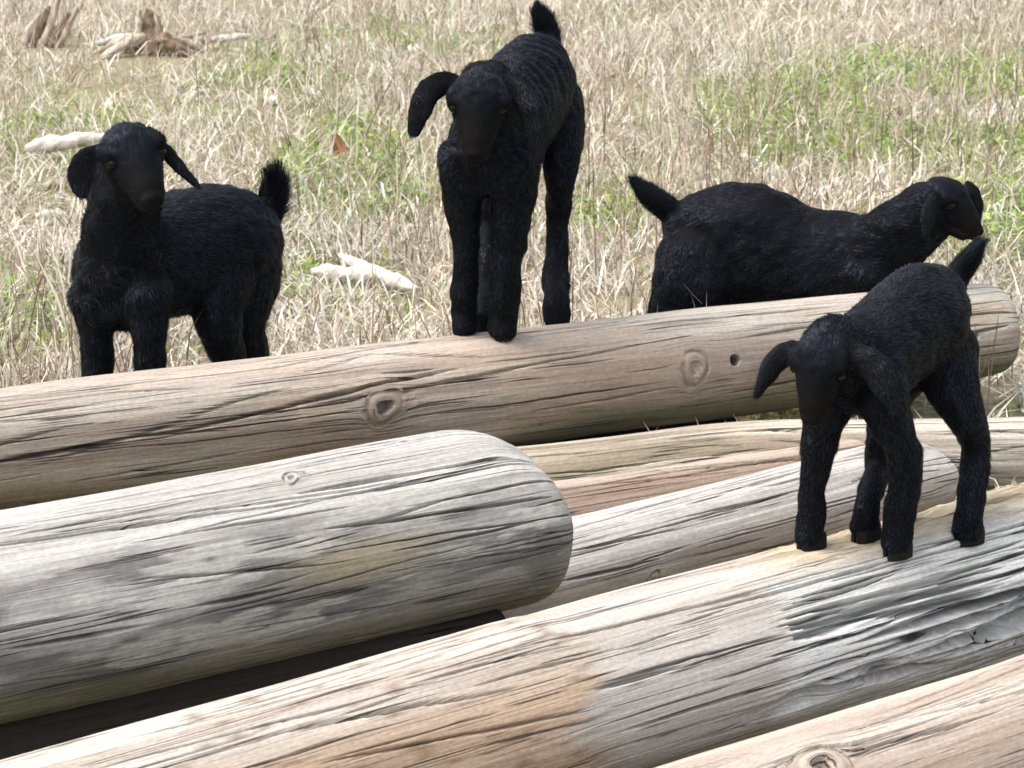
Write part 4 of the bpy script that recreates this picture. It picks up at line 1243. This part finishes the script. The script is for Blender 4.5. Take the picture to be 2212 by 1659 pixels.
stick("bleached_branch", gp(60, 352, .030), gp(250, 342, .045), .020, .013, 341, BLEACH, "thick bleached branch lying behind the ear of the left kid", "branch")
stick("stick", gp(82, 472, .018), gp(140, 470, .020), .013, .011, 342, BLEACH, "short pale stick on the grass left of the left kid's neck")
stick("stick", gp(90, 410, .010), gp(150, 404, .012), .009, .007, 343, OLD, "thin faded stick just under the bleached branch at left")
a1, b1 = gp(678, 612, .022), gp(806, 624, .022)
stick("stick", a1, b1, .014, .012, 344, BLEACH, "left one of two bleached white sticks between left and tallest kid")
stick("stick", gp(735, 590, .034), gp(898, 650, .024), .009, .015, 345, BLEACH, "right one of two bleached white sticks, angled down to the right")
stick("stick", gp(452, 100, .024), gp(540, 86, .024), .011, .008, 346, BLEACH, "pale stick right of the stump in the upper left")
stick("stick", gp(392, 84, .012), gp(470, 70, .020), .006, .005, 347, OLD, "thin brown stick touching the stump's right side")
stick("stick", gp(-10, 752, .006), gp(132, 746, .010), .0040, .0030, 348, ([.16, .13, .08], [.34, .29, .19]), "long thin twig at the left edge just above the top log", kink=.3)
stick("stick", gp(1868, 236, .012), gp(1948, 240, .010), .006, .005, 349, BARK, "short dark stick in the grass above the right rear kid", kink=.2)
stick("stick", gp(600, 40, .012), gp(690, 58, .012), .006, .004, 350, OLD, "thin grey stick near the top edge, left of the tallest kid")


def pebble(p, r, seed, col, label):
    me = uv_ball("stone", r, None, 12)
    v = np.array([x.co[:] for x in me.vertices]); k = .8 + .45 * noise3(v + 3, 60, seed)
    v = v * k[:, None] * np.array([1.2, 1, .7])
    me.vertices.foreach_set("co", v.astype(np.float32).ravel())
    at_ = me.attributes.new("tint", 'FLOAT_COLOR', 'POINT'); c4 = np.ones((len(v), 4), np.float32); c4[:, :3] = np.array(col) * (.8 + .4 * noise3(v, 300, seed))[:, None]
    at_.data.foreach_set("color", c4.ravel()); me.materials.append(M_WOOD)
    o = link(bpy.data.objects.new("stone", me)); o.location = p; tag(o, label, "stone")


pebble(gp(1612, 330, .010), .012, 361, [.72, .69, .62], "small pale stone in the grass above the right rear kid")
pebble(gp(590, 232, .012), .016, 362, [.70, .66, .60], "pale stone in the grass right of the left kid's head")
pebble(gp(895, 108, .012), .016, 363, [.74, .72, .60], "pale stone in the grass left of the tallest kid's back")

# curled rust-brown leaf
cen = gp(728, 345, .012)
V, F = [], []
nl_, nw_ = 9, 5
for i_ in range(nl_):
    t = i_ / (nl_ - 1); wd = .015 * math.sin(math.pi * min(t * .95 + .04, 1)) ** .7
    for j_ in range(nw_):
        u_ = j_ / (nw_ - 1) * 2 - 1
        V.append((u_ * wd + .006 * math.sin(t * 4), .010 * t - .012 * u_ * u_ * math.sin(t * 3), -.012 + t * .045 + .014 * abs(u_) * t))
nb0 = len(V)
V += [(x, y + .0012, z) for x, y, z in V]
for i_ in range(nl_ - 1):
    for j_ in range(nw_ - 1):
        a_ = i_ * nw_ + j_
        F.append((a_, a_ + 1, a_ + nw_ + 1, a_ + nw_)); F.append((nb0 + a_ + nw_, nb0 + a_ + nw_ + 1, nb0 + a_ + 1, nb0 + a_))
me = mesh_np("dry_leaf", np.array(V), np.array(F).ravel(), np.full(len(F), 4), True, np.tile(np.array([[.30, .15, .08]]), (len(V), 1)) * (.7 + .6 * noise3(np.array(V), 200, 9))[:, None])
me.materials.append(M_WOOD)
o = link(bpy.data.objects.new("dry_leaf", me)); o.location = cen; tag(o, "curled rust-brown dry leaf standing in the grass left of the tallest kid", "leaf")
